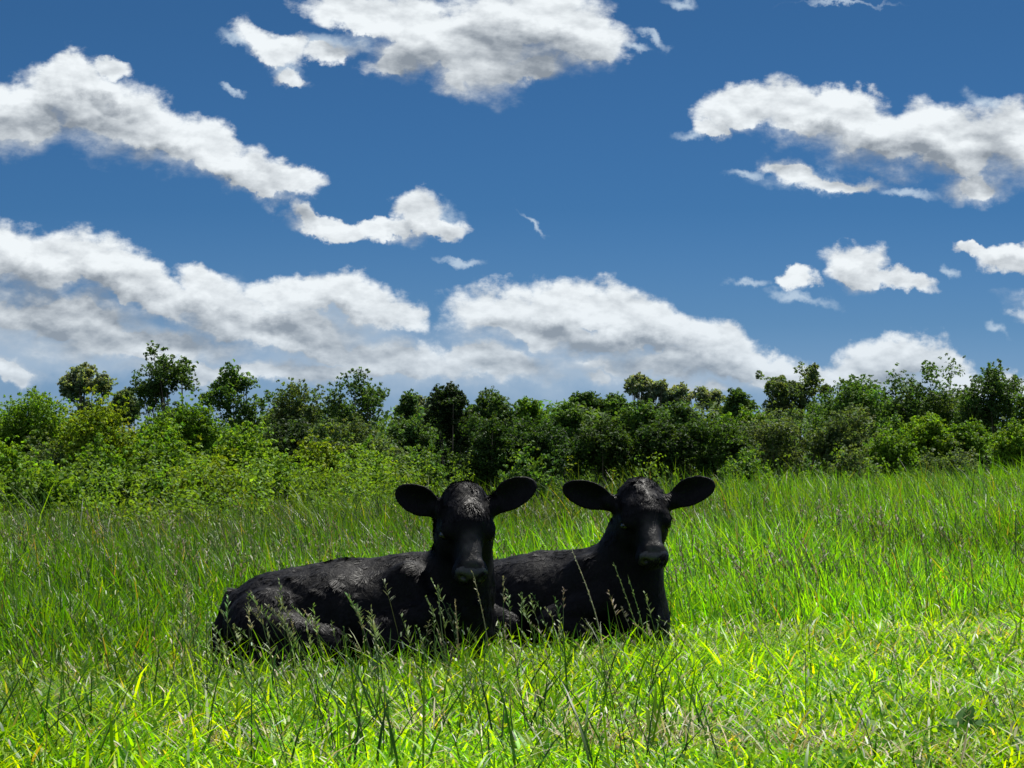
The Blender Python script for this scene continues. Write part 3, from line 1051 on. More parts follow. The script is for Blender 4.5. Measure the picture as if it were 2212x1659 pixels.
# dark rush-like blades standing up in the left foreground, and a fringe before the calves
n = 900
x = np.concatenate([r.uniform(-1.5, 0.45, 520), r.uniform(-1.0, 0.60, 380)])
y = np.concatenate([4.4 + 2.2 * r.random(520) ** 1.2, np.where(x[520:] < -0.1, r.uniform(6.2, 6.75, 380), r.uniform(6.6, 7.25, 380))])
ok = ~in_foot(x, y)
x, y = x[ok], y[ok]
n = len(x)
front = y < 6.1
base = np.stack([x, y, ground_z(x, y) - 0.01], 1)
h = np.where(front, r.uniform(0.12, 0.30, n), r.uniform(0.09, 0.22, n))
col = np.where(front[:, None], pick([(0.030, 0.085, 0.012), (0.045, 0.11, 0.012), (0.02, 0.06, 0.012)], n, r), pick([(0.12, 0.26, 0.01), (0.08, 0.19, 0.02), (0.17, 0.30, 0.01), (0.06, 0.14, 0.03)], n, r))
parts.append(ribbons(base, h, r.uniform(0.0035, 0.0065, n), r.uniform(0, 6.28, n), r.uniform(0.02, 0.45, n), r.uniform(0.0, 0.6, n), col, levels=(0, 0.3, 0.6, 0.85, 1.0), wprof=(0.9, 1.0, 0.8, 0.5, 0.05), r=r))
Vt, Qt, Ct = join(parts)
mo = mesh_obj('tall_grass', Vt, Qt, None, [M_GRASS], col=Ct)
tag(mo, 'tall dull green meadow grass filling the field behind the calves', 'grass', kind='stuff')


def seed_stalks(x, y, h, r, stemcol, headcol, lean_s=0.25, wid=0.0022, spk=12, headf=0.26, az=None):
    n = len(x)
    base = np.stack([x, y, ground_z(x, y) - 0.01], 1)
    az = r.normal(size=n) * 0.9 + np.pi * 0.95 if az is None else az
    lean = r.uniform(0.0, lean_s, n)
    curve = r.uniform(0.0, 0.35, n)
    wid = np.broadcast_to(wid, (n,))
    ps = []
    for k in range(2):
        ps.append(ribbons(base.copy(), h, wid, az, lean, curve, stemcol, levels=(0, 0.25, 0.5, 0.75, 1.0), wprof=(1.1, 1, 0.9, 0.75, 0.5), facing=np.full(n, 0.3 + k * 1.57), r=r))
    # spikelets up the head
    d = np.stack([np.cos(az), np.sin(az), np.zeros(n)], 1)
    for s_ in range(spk):
        t = 1 - headf * (s_ + r.random(n)) / spk
        c = base + d * (h * (lean * t + curve * t * t))[:, None]
        c[:, 2] += h * t * (1 - 0.28 * (lean + curve) * t)
        sl = h * 0.055 * (0.5 + (1 - t) / headf * 0.9) * r.uniform(0.6, 1.3, n)
        ps.append(ribbons(c, sl, wid * r.uniform(1.3, 2.4, n), r.uniform(0, 6.28, n), r.uniform(0.3, 0.9, n), r.uniform(0, 0.3, n), headcol, levels=(0, 0.5, 1.0), wprof=(0.3, 1.0, 0.1), r=r))
    return ps


# flowering stems: near, sparse and dark; far, many and pale
ps = []
n = 330
x, y = scatter(n, 4.4, 8.6, r, 1.0, 0.26, 0.2)
clear = ~in_foot(x, y) & ~((x > 0.35) & (r.random(n) < 0.70))
fr = (y < 6.9)
x, y = x[clear], y[clear]
n = len(x)
h = r.uniform(0.14, 0.34, n) * np.where(x < -0.1, 1.1, 0.85)
ps += seed_stalks(x, y, h, r, pick([(0.035, 0.075, 0.020), (0.05, 0.10, 0.02), (0.07, 0.09, 0.04)], n, r), pick([(0.18, 0.24, 0.10), (0.26, 0.27, 0.15), (0.14, 0.22, 0.06)], n, r), 0.3, 0.0026, 12)
# a stand of stems right in front of both calves
n = 62
x = np.concatenate([r.uniform(-0.95, -0.15, 30), r.uniform(-0.2, 0.55, 32)])
y = np.concatenate([r.uniform(6.2, 6.72, 30), r.uniform(6.3, 7.1, 32)])
ok = ~in_foot(x, y)
x, y = x[ok], y[ok]
n = len(x)
h = r.uniform(0.15, 0.33, n)
ps += seed_stalks(x, y, h, r, pick([(0.06, 0.13, 0.03), (0.08, 0.15, 0.03), (0.10, 0.14, 0.06)], n, r), pick([(0.16, 0.22, 0.09), (0.22, 0.22, 0.14), (0.12, 0.22, 0.06)], n, r), 0.35, 0.0026, 16)
n = 5200
x, y = scatter(n, 8.6, 30, r, 1.2, 0.27, 0.4)
ok = (r.random(n) < tallness(x, y)) & ~in_foot(x, y)
x, y = x[ok], y[ok]
n = len(x)
h = r.uniform(0.32, 0.60, n) * (0.66 + 0.28 * sstep(9, 14, y) - 0.10 * sstep(15, 22, y))
ps += seed_stalks(x, y, h, r, pick([(0.07, 0.12, 0.03), (0.10, 0.13, 0.05)], n, r), pick([(0.20, 0.22, 0.11), (0.24, 0.22, 0.16), (0.16, 0.22, 0.08)], n, r), 0.3, 0.0034 + 0.00012 * y, 7)
Vt, Qt, Ct = join(ps)
mo = mesh_obj('seed_grass', Vt, Qt, None, [M_DRY], col=Ct)
tag(mo, 'thin upright flowering grass stems with feathery seed heads across the meadow', 'grass', kind='stuff')

# clover and small round weeds between the blades
n = 15000
x, y = scatter(n, 4.3, 9.5, r, 1.0)
ok = (pnoise(x, y, 0, 61, 2.0) > 0.25) & ~in_foot(x, y)
x, y = x[ok], y[ok]
n = len(x)
z = ground_z(x, y) + r.uniform(0.025, 0.085, n)
sz = r.uniform(0.003, 0.008, n)
nv = norml(np.stack([r.normal(size=n) * 0.9, r.normal(size=n) * 0.9, np.ones(n)], 1))
t1 = norml(np.cross(nv, np.array([0.3, 1, 0.1])))
t2 = np.cross(nv, t1)
c0 = np.stack([x, y, z], 1)
rot = r.uniform(0, 6.28, n)
pv = []
for k in range(6):
    a = rot + k * np.pi / 3
    rad = sz * (1.0 if k % 2 else 0.82)
    pv.append(c0 + t1 * (np.cos(a) * rad)[:, None] + t2 * (np.sin(a) * rad)[:, None])
V = np.stack(pv, 1).reshape(-1, 3)
b = np.arange(n) * 6
Q = np.concatenate([np.stack([b, b + 1, b + 2, b + 3], 1), np.stack([b, b + 3, b + 4, b + 5], 1)])
col = np.repeat(pick([(0.09, 0.22, 0.02), (0.14, 0.26, 0.02), (0.05, 0.15, 0.03), (0.17, 0.27, 0.03)], n, r), 6, 0)
mo = mesh_obj('clover', V, Q, None, [M_GRASS], col=col)
tag(mo, 'small rounded clover and weed leaves growing low among the short grass', 'clover', kind='stuff')

# dead thatch: flattened straw, thickest in worn patches
n = 26000
x, y = scatter(n, 4.3, 9.5, r, 1.0)
bare = pnoise(x, y, 0, 21, 2.6) + 0.6 * pnoise(x, y, 0, 22, 7.0)
ok = (r.random(n) < 0.07 + 0.9 * sstep(0.6, 1.2, bare) + 0.04 * sstep(0.7, 1.3, x)) & ~in_foot(x, y)
x, y = x[ok], y[ok]
n = len(x)
base = np.stack([x, y, ground_z(x, y) + r.uniform(0.0, 0.05, n)], 1)
col = pick(PAL_DRY, n, r)
h = r.uniform(0.02, 0.11, n)
thV = ribbons(base, h, r.uniform(0.002, 0.0045, n), r.uniform(0, 6.28, n), r.uniform(0.8, 1.6, n), r.uniform(-0.3, 0.5, n), col, r=r)
n = 4200  # pale flecks: seed dots, and glints on the grass painted as colour
x, y = scatter(n, 4.3, 13.0, r, 1.0)
ok = ~in_foot(x, y)
x, y = x[ok], y[ok]
n = len(x)
base = np.stack([x, y, ground_z(x, y) + r.uniform(0.03, 0.13, n) * (1 + tallness(x, y))], 1)
flk = ribbons(base, r.uniform(0.008, 0.026, n), r.uniform(0.003, 0.006, n), r.uniform(0, 6.28, n), r.uniform(0.2, 1.2, n), r.uniform(0, 0.4, n), pick([(0.50, 0.54, 0.40), (0.42, 0.48, 0.28), (0.55, 0.50, 0.38), (0.36, 0.40, 0.30)], n, r), r=r)
thV = join([thV, flk])
mo = mesh_obj('straw_and_glints', thV[0], thV[1], None, [M_DRY], col=thV[2])
tag(mo, 'pale dead straw lying in worn patches, with pale seed flecks and painted glints over the short grass', 'straw', kind='stuff')


# ------------------------------------------------------------------ single plants in the foreground
def at(px, py_, d):
    """a point at distance d seen at this place of the frame"""
    return (px - 512.0) / F_PX * d, d, CAM_H + (HOR - py_) / F_PX * d


def ground_at(px, row):
    d = F_PX * CAM_H / (row - HOR)
    return (px - 512.0) / F_PX * d, d


def broad_leaf(base, az, elev, L, W, fold, r):
    """curved lanceolate leaf with a folded midrib, wavy edge"""
    K_ = 9
    ts = np.linspace(0, 1, K_)
    d = np.array([math.cos(az), math.sin(az), 0])
    s_ = np.array([-math.sin(az), math.cos(az), 0])
    pts = []
    for t in ts:
        e = elev - t * 1.1
        c = np.array(base) + d * L * (t * math.cos(elev) + 0.12 * t * t) + np.array([0, 0, L * (t * math.sin(elev) - 0.55 * t * t * math.cos(elev))])
        wv = W * (math.sin(min(1, t * 0.92 + 0.06) * math.pi) ** 1.1) * 0.5
        wob = 0.22 * wv * math.sin(t * 17 + az)
        pts += [c - s_ * (wv + wob) + np.array([0, 0, fold * wv]), c - s_ * wv * 0.5 + np.array([0, 0, fold * wv * 0.35]), c,
                c + s_ * wv * 0.5 + np.array([0, 0, fold * wv * 0.35]), c + s_ * (wv - wob) + np.array([0, 0, fold * wv])]
    Q = []
    for i in range(K_ - 1):
        for j in range(4):
            a = i * 5 + j
            Q.append((a, a + 1, a + 6, a + 5))
    return np.array(pts), np.array(Q)


def weed(label, px, row, leaves, col, seed, lift=0.015, mat=None):
    r = np.random.default_rng(seed)
    x, y = ground_at(px, row)
    z = float(ground_z(x, y))
    root = empty('broadleaf_weed', (x, y, z))
    tag(root, label, 'plant')
    for (az, el, L_, W_) in leaves:
        V, Q = broad_leaf((0, 0, lift), R(az), R(el), L_, W_, 0.35, r)
        c = np.tile(np.array(col) * r.uniform(0.8, 1.2), (len(V), 1))
        mesh_obj('leaf', V, Q, None, [mat or M_WEED], root, col=c, smooth=True)
    return root


M_WEED = attr_leaf_mat('weed_leaf', 0.35, (1.3, 1.5, 0.3), 0.75, 0.10)
weed('broad-leaved weed with glossy grey-green leaves at the bottom right, leaves spread in a rosette', 962, 752,
     [(80, 62, 0.10, 0.034), (120, 48, 0.09, 0.036), (150, 30, 0.11, 0.036), (205, 35, 0.12, 0.034), (172, 52, 0.09, 0.030), (30, 45, 0.10, 0.036), (-12, 38, 0.12, 0.036), (262, 50, 0.08, 0.032), (318, 46, 0.09, 0.034), (50, 70, 0.09, 0.028)], (0.045, 0.120, 0.025), 5, 0.030)
weed('single broad shiny leaf lying in short grass right of the bottom centre', 738, 752,
     [(140, 30, 0.10, 0.030), (40, 40, 0.07, 0.022), (270, 25, 0.05, 0.018)], (0.08, 0.15, 0.06), 6, 0.045)
weed('upright dark oval-leaved weed standing just below the folded foreleg of the front calf', 372, 694,
     [(80, 70, 0.13, 0.034), (200, 40, 0.07, 0.026), (330, 45, 0.07, 0.026)], (0.05, 0.12, 0.04), 8)
weed('tuft of wide yellow-green blades at the bottom edge left of centre', 540, 768,
     [(70, 70, 0.12, 0.012), (120, 62, 0.13, 0.012), (160, 50, 0.12, 0.011), (20, 52, 0.12, 0.011), (95, 78, 0.13, 0.012), (300, 40, 0.08, 0.010), (200, 36, 0.10, 0.010)], (0.22, 0.33, 0.02), 9, 0.0, M_GRASS)
weed('tuft of wide bright green blades standing tall at the lower centre right', 652, 755,
     [(80, 76, 0.20, 0.011), (100, 70, 0.17, 0.010), (130, 60, 0.15, 0.010), (40, 58, 0.16, 0.010), (190, 45, 0.12, 0.009), (10, 40, 0.13, 0.009), (160, 66, 0.16, 0.010), (60, 80, 0.15, 0.009)], (0.16, 0.29, 0.02), 10, 0.0, M_GRASS)
weed('leafy bright weed growing between the two calves', 503, 672,
     [(85, 78, 0.17, 0.020), (140, 60, 0.14, 0.020), (30, 60, 0.13, 0.018), (200, 50, 0.10, 0.018), (330, 45, 0.09, 0.018)], (0.17, 0.28, 0.03), 12, 0.0, M_GRASS)


def stalk(label, p0, p1, bow, w, col, seed, head=0.45, d=None, name='grass_stalk'):
    """one conspicuous stalk from p0 to p1 (world points)"""
    r = np.random.default_rng(seed)
    p0, p1 = np.array(p0, float), np.array(p1, float)
    ax = p1 - p0
    sidev = np.array([ax[2], 0, -ax[0]])
    K_ = 14
    ts = np.linspace(0, 1, K_)
    cc = np.array([p0 + ax * t + sidev * bow * math.sin(t * math.pi) for t in ts])
    V, Q = [], []
    nS = 6
    for i, t in enumerate(ts):
        tan = cc[min(i + 1, K_ - 1)] - cc[max(i - 1, 0)]
        tan /= np.linalg.norm(tan)
        u = np.cross(tan, [0, 1, 0.1]); u /= np.linalg.norm(u)
        v = np.cross(tan, u)
        rr = w * (1.0 - 0.6 * t)
        for k in range(nS):
            a = k * 2 * math.pi / nS
            V.append(cc[i] + (u * math.cos(a) + v * math.sin(a)) * rr)
    for i in range(K_ - 1):
        for k in range(nS):
            Q.append((i * nS + k, i * nS + (k + 1) % nS, (i + 1) * nS + (k + 1) % nS, (i + 1) * nS + k))
    root = empty(name, tuple(p0))
    tag(root, label, 'grass stalk')
    V = np.array(V) - p0
    mesh_obj('stem', V, Q, None, [M_DRY], root, col=np.tile(np.array(col), (len(V), 1)), smooth=True)
    if head > 0:
        m_ = 46
        t = 1 - head * np.sort(r.random(m_))
        c = np.array([np.interp(t, ts, cc[:, k]) for k in range(3)]).T - p0
        tan = norml(np.array([np.interp(np.clip(t + 0.03, 0, 1), ts, cc[:, k]) - np.interp(t - 0.03, ts, cc[:, k]) for k in range(3)]).T)
        dr = norml(tan * 1.6 + r.normal(size=(m_, 3)) * 0.5)
        sd_ = norml(np.cross(dr, r.normal(size=(m_, 3))))
        l_ = r.uniform(0.007, 0.014, m_)
        pv = np.stack([c, c + dr * (l_ * 0.5)[:, None] + sd_ * 0.0020, c + dr * l_[:, None], c + dr * (l_ * 0.5)[:, None] - sd_ * 0.0020], 1).reshape(-1, 3)
        b = np.arange(m_) * 4
        mesh_obj('seed_head', pv, np.stack([b, b + 1, b + 2, b + 3], 1), None, [M_DRY], root, col=np.tile(np.array(col) * 1.25, (len(pv), 1)))
    return root


stalk('pale cream seed stalk leaning left in front of the right calf\'s flank', at(607, 630, 7.25)[:2] + (0.01,), at(571, 548, 7.2), 0.03, 0.0024, (0.42, 0.42, 0.30), 1, 0.75)
stalk('green seed stalk crossing the right calf\'s throat, reaching up to its cheek', at(648, 640, 7.2)[:2] + (0.01,), at(613, 562, 7.15), 0.01, 0.0020, (0.18, 0.24, 0.10), 2, 0.7)
stalk('shorter green seed stalk leaning on the right calf\'s throat below its muzzle', at(650, 640, 7.15)[:2] + (0.01,), at(628, 577, 7.1), 0.02, 0.0020, (0.15, 0.24, 0.08), 3, 0.7)
stalk('dry white seed head lying sideways at the feet of the right calf', (0.455, 7.02, 0.10), at(647, 623, 7.0), -0.06, 0.0028, (0.50, 0.48, 0.36), 4, 0.9)
stalk('dry greenish seed head bent sideways between the two calves', (0.115, 6.95, 0.07), at(560, 622, 6.9), 0.10, 0.0024, (0.40, 0.42, 0.24), 5, 0.6)
stalk('reddish seed stalk rising in front of the front calf\'s chest', at(458, 690, 6.45)[:2] + (0.0,), at(455, 600, 6.45), 0.02, 0.0022, (0.32, 0.27, 0.16), 6, 0.6)
stalk('feathery seed stalk reaching up to the muzzle of the front calf', at(492, 690, 6.5)[:2] + (0.0,), at(473, 573, 6.5), 0.03, 0.0020, (0.24, 0.24, 0.14), 7, 0.4)
stalk('thin stalk standing against the dark neck of the front calf', at(452, 690, 6.5)[:2] + (0.0,), at(438, 585, 6.5), -0.02, 0.0019, (0.16, 0.22, 0.10), 8, 0.3)
stalk('pale bowed stalk arching over the short grass at far right', at(912, 660, 6.6)[:2] + (0.02,), at(942, 630, 6.2), -0.10, 0.0024, (0.40, 0.46, 0.30), 9, 0)
stalk('curved whitish stalk near the right edge of the field', at(992, 640, 6.9)[:2] + (0.02,), at(1003, 600, 6.6), 0.22, 0.0028, (0.46, 0.50, 0.36), 10, 0)
stalk('long straw-coloured stalk lying bent over the turf right of the calves', at(800, 640, 6.6)[:2] + (0.01,), at(752, 607, 6.7), -0.12, 0.0022, (0.40, 0.40, 0.24), 11, 0.5)
stalk('short dry straw sticking up from the turf at lower right', at(700, 735, 5.3)[:2] + (0.01,), at(715, 692, 5.2), 0.0, 0.0026, (0.48, 0.42, 0.28), 12, 0)


# ------------------------------------------------------------------ trees and bushes
def tube(pts, rads, nS=6):
    pts = np.array(pts, float)
    V, Q = [], []
    for i in range(len(pts)):
        tan = pts[min(i + 1, len(pts) - 1)] - pts[max(i - 1, 0)]
        tan /= np.linalg.norm(tan) + 1e-9
        u = np.cross(tan, [0.3, 1, 0.05]); u /= np.linalg.norm(u)
        v = np.cross(tan, u)
        for k in range(nS):
            a = k * 2 * math.pi / nS
            V.append(pts[i] + (u * math.cos(a) + v * math.sin(a)) * rads[i])
    for i in range(len(pts) - 1):
        for k in range(nS):
            Q.append((i * nS + k, i * nS + (k + 1) % nS, (i + 1) * nS + (k + 1) % nS, (i + 1) * nS + k))
    return np.array(V), np.array(Q)


def leaves_cloud(centers, radii, per, size, base_col, r, flat=0.75, jit=0.22):
    """leaf-sized faces spread through irregular clumps"""
    k = len(centers)
    cnt = np.maximum(8, (per * (radii / radii.mean()) ** 2).astype(int))
    idx = np.repeat(np.arange(k), cnt)
    n = len(idx)
    dr = norml(r.normal(size=(n, 3)))
    rad = r.random(n) ** 0.42
    p = centers[idx] + dr * (radii[idx] * rad)[:, None] * np.array([1, 1, flat])
    nv = norml(dr * 0.55 + r.normal(size=(n, 3)) * 0.65 + np.array([0, 0, 0.55]))
    t1 = norml(np.cross(nv, r.normal(size=(n, 3))))
    t2 = np.cross(nv, t1)
    s = size * r.uniform(0.6, 1.4, n)
    V = np.stack([p - t1 * s[:, None], p + t2 * (s * 0.55)[:, None] + nv * (s * 0.1)[:, None], p + t1 * s[:, None], p - t2 * (s * 0.55)[:, None] + nv * (s * 0.1)[:, None]], 1).reshape(-1, 3)
    b = np.arange(n) * 4
    Q = np.stack([b, b + 1, b + 2, b + 3], 1)
    cj = 1 + r.normal(size=(k, 1)) * jit * 0.6
    hue = 1 + r.normal(size=(k, 3)) * np.array([0.09, 0.04, 0.12])
    col = np.array(base_col) * cj[idx] * hue[idx] * (1 + r.normal(size=(n, 1)) * jit)
    return V, Q, np.repeat(np.clip(col, 0.004, 0.5), 4, 0)


DARK = (0.056, 0.112, 0.030)
MID = (0.068, 0.140, 0.030)
GREY = (0.088, 0.138, 0.056)
BRIGHT = (0.095, 0.190, 0.018)
OLIVE = (0.150, 0.225, 0.018)
YEL = (0.125, 0.230, 0.020)
PALE = (0.170, 0.220, 0.135)  # distance haze mixed into the leaf colour of the far trees


def tree(name, label, cat, x0, x1, top, D, col, style='round', seed=0, dens=1.0, clumps=None, leaf=None, bottom=None, trunk_px=None, group=None, depth=0.8):
    """x0, x1, top: where it stands and how high it rises in the 2212-wide frame, D metres away"""
    r = np.random.default_rng(1000 + seed)
    k = 1024.0 / 2212.0
    cx = ((x0 + x1) / 2 * k - 512) / F_PX * D
    wid = (x1 - x0) * k / F_PX * D * (1.38 if style in ('round', 'dense') else 1.25 if style == 'bush' else 1.3 if style == 'airy' else 1.0 if style == 'tallairy' and x1 - x0 < 90 else 1.15)
    ztop = CAM_H + (HOR - top * k) / F_PX * D
    z0 = float(ground_z(cx, D))
    Ht = ztop - z0
    zb = z0 + (0.28 if style in ('airy', 'tallairy') else 0.12) * Ht
    if style == 'bush': zb = z0
    if bottom is not None:
        zb = max(z0, CAM_H + (HOR - bottom * k) / F_PX * D)
    if style != 'bush' and bottom is None:
        zb = max(zb, ztop - {'round': 1.1, 'dense': 1.2, 'airy': 1.7, 'tallairy': 2.4, 'cone': 2.0}[style] * wid * (1.0 if wid > 2.6 else 1.8))
    root = empty(name, (cx, D, z0))
    tag(root, label, cat, group)
    hc = ztop - zb
    rx, ry, rz = wid / 2, wid / 2 * depth, hc / 2
    nC = int(clumps * (4.0 if style in ('airy', 'tallairy') else 3.0)) if clumps else {'round': 230, 'airy': 260, 'tallairy': 190, 'bush': 190, 'cone': 90, 'dense': 260}[style]
    cr = {'round': 0.085, 'airy': 0.066, 'tallairy': 0.072, 'bush': 0.085, 'cone': 0.11, 'dense': 0.085}[style] * wid
    cr = max(0.13, cr)
    cs_ = []
    if style == 'cone':
        nD, dr = 1, 0
    domes = []
    if style != 'cone':
        nD = {'round': 9, 'dense': 11, 'airy': 13, 'tallairy': 12, 'bush': 8}[style]
        for i in range(nD):
            Rd = wid * r.uniform(0.26, 0.42) * (0.82 if style in ('airy', 'tallairy') else 1.0)
            Rd = min(Rd, hc * 0.42)
            if i == 0:
                c = np.array([wid * r.uniform(-0.12, 0.12), 0.0, (ztop - z0) - Rd])
            elif i < nD * 0.6:
                u = r.uniform(-1, 1)
                c = np.array([u * (rx - Rd * 0.8), r.uniform(-0.8, 0.8) * (ry - Rd * 0.8), (ztop - z0) - Rd - min(hc, 1.3 * wid) * (0.22 * abs(u) ** 1.6 + r.uniform(0.0, 0.13))])
            else:
                u = r.uniform(-1, 1)
                c = np.array([u * (rx - Rd * 0.7), r.uniform(-0.9, 0.9) * (ry - Rd * 0.8), (zb - z0) + Rd * 0.5 + r.random() * max(0.05, hc * (0.6 if style not in ('airy', 'tallairy') else 0.95) - 1.2 * Rd)])
            domes.append((c, Rd))
        wts = np.array([d_[1] ** 2 for d_ in domes]); wts /= wts.sum()
    hp_ = r.uniform(0, 9)
    guard = 0
    while len(cs_) < nC:
        guard += 1
        d = r.normal(size=3)
        d /= np.linalg.norm(d)
        if style == 'cone':
            z_ = r.uniform(-1, 1)
            f = max(0.10, 1 - ((z_ + 1) / 2) ** 2.2) * (1.0 + 0.25 * math.sin(7 * z_ + hp_))
            c = np.array([d[0] * f * (rx - cr * 0.5), d[1] * f * (ry - cr * 0.5), (z_ + 1) * (rz - cr * 0.35) + (zb - z0)])
        else:
            c0_, Rd = domes[r.choice(len(domes), p=wts)]
            c = c0_ + d * np.array([1, 1, 0.85]) * max(Rd - cr * 0.6, 0.05) * r.random() ** (0.55 if style == 'bush' else 0.32)
            if style in ('airy', 'tallairy') and guard < nC * 30:
                q_ = c / wid * 9.0
                if math.sin(q_[0] + hp_) * math.sin(q_[2] * 1.3 + 2 * hp_) + 0.5 * math.sin(2.1 * q_[1] + q_[2] + hp_) > 0.42:
                    continue
        cs_.append(c)
    cs_ = np.array(cs_)
    rad = cr * (r.uniform(0.35, 1.55, nC) if style == 'bush' else r.uniform(0.40, 1.35, nC))
    lf = leaf or max(0.024, 0.00070 * D)
    topc = (cs_[:, 2] + rad * 0.7).max()
    hi_ = cs_[:, 2] > (zb - z0)
    cs_[hi_, 2] = (zb - z0) + (cs_[hi_, 2] - (zb - z0)) * ((Ht - (zb - z0)) / (topc - (zb - z0)))
    per = int(dens * 1.15 * (cr / lf) ** 2 * (0.80 if style in ('airy', 'tallairy') else 0.62 if style == 'bush' else 1.1)) + 14
    per = min(per, 480)
    V, Q, cc = leaves_cloud(cs_, rad, per, lf, col, r)
    # twig tips poke out of the outline
    m_ = nC * 9
    pi = r.integers(0, nC, m_)
    dd = norml(r.normal(size=(m_, 3)) + np.array([0, 0, 0.5]))
    tip = cs_[pi] + dd * (rad[pi] * r.uniform(0.9, 1.45, m_))[:, None]
    if style == 'bush':      # upright shoots
        tip[:, 2] += rad[pi] * 1.6 * r.random(m_) ** 2
    Vt_, Qt_, ct_ = leaves_cloud(tip, np.full(m_, lf * 1.3), 8, lf * 0.9, col, r)
    Vj, Qj, Cj = join([(V, Q, cc), (Vt_, Qt_, ct_)])
    mesh_obj('crown', Vj, Qj, None, [M_LEAF], root, col=Cj)
    # trunk with limbs that reach the clumps
    tx = 0.0 if trunk_px is None else (trunk_px * k - 512) / F_PX * D - cx
    tr_ = max(0.02, Ht * 0.014) * (1.0 if style != 'bush' else 0.8)
    topz = (0.80 if style != 'bush' else 0.7) * Ht
    n_ = 8
    wig = r.normal(size=(n_, 2)) * 0.02 * Ht * 0.5
    tp = [np.array([tx + (0 - tx * 0.5) * (i / (n_ - 1)) + wig[i, 0] * (i / n_), wig[i, 1] * (i / n_), -0.1 + topz * i / (n_ - 1)]) for i in range(n_)]
    tr_parts = [tube(tp, [tr_ * (1.15 - 0.95 * i / (n_ - 1)) for i in range(n_)], 8)]
    for j in r.choice(nC, min(nC, 16), replace=False):
        c = cs_[j]
        i0 = int(np.clip((c[2] * 0.55) / topz * (n_ - 1), 1, n_ - 2))
        s_ = tp[i0]
        if c[2] < s_[2]: i0 = 1; s_ = tp[1]
        mid = s_ * 0.45 + c * 0.55 + np.array([0, 0, -0.06 * np.linalg.norm(c - s_)])
        rb = tr_ * 0.5 * (1 - 0.6 * i0 / n_)
        tr_parts.append(tube([s_, s_ * 0.7 + mid * 0.3, mid, c], [rb, rb * 0.8, rb * 0.55, rb * 0.22], 5))
    o_ = 0
    VV, QQ = [], []
    for v_, q_ in tr_parts:
        VV.append(v_); QQ.append(q_ + o_); o_ += len(v_)
    mesh_obj('trunk', np.concatenate(VV), np.concatenate(QQ), None, [M_BARK], root, smooth=True)
    return root


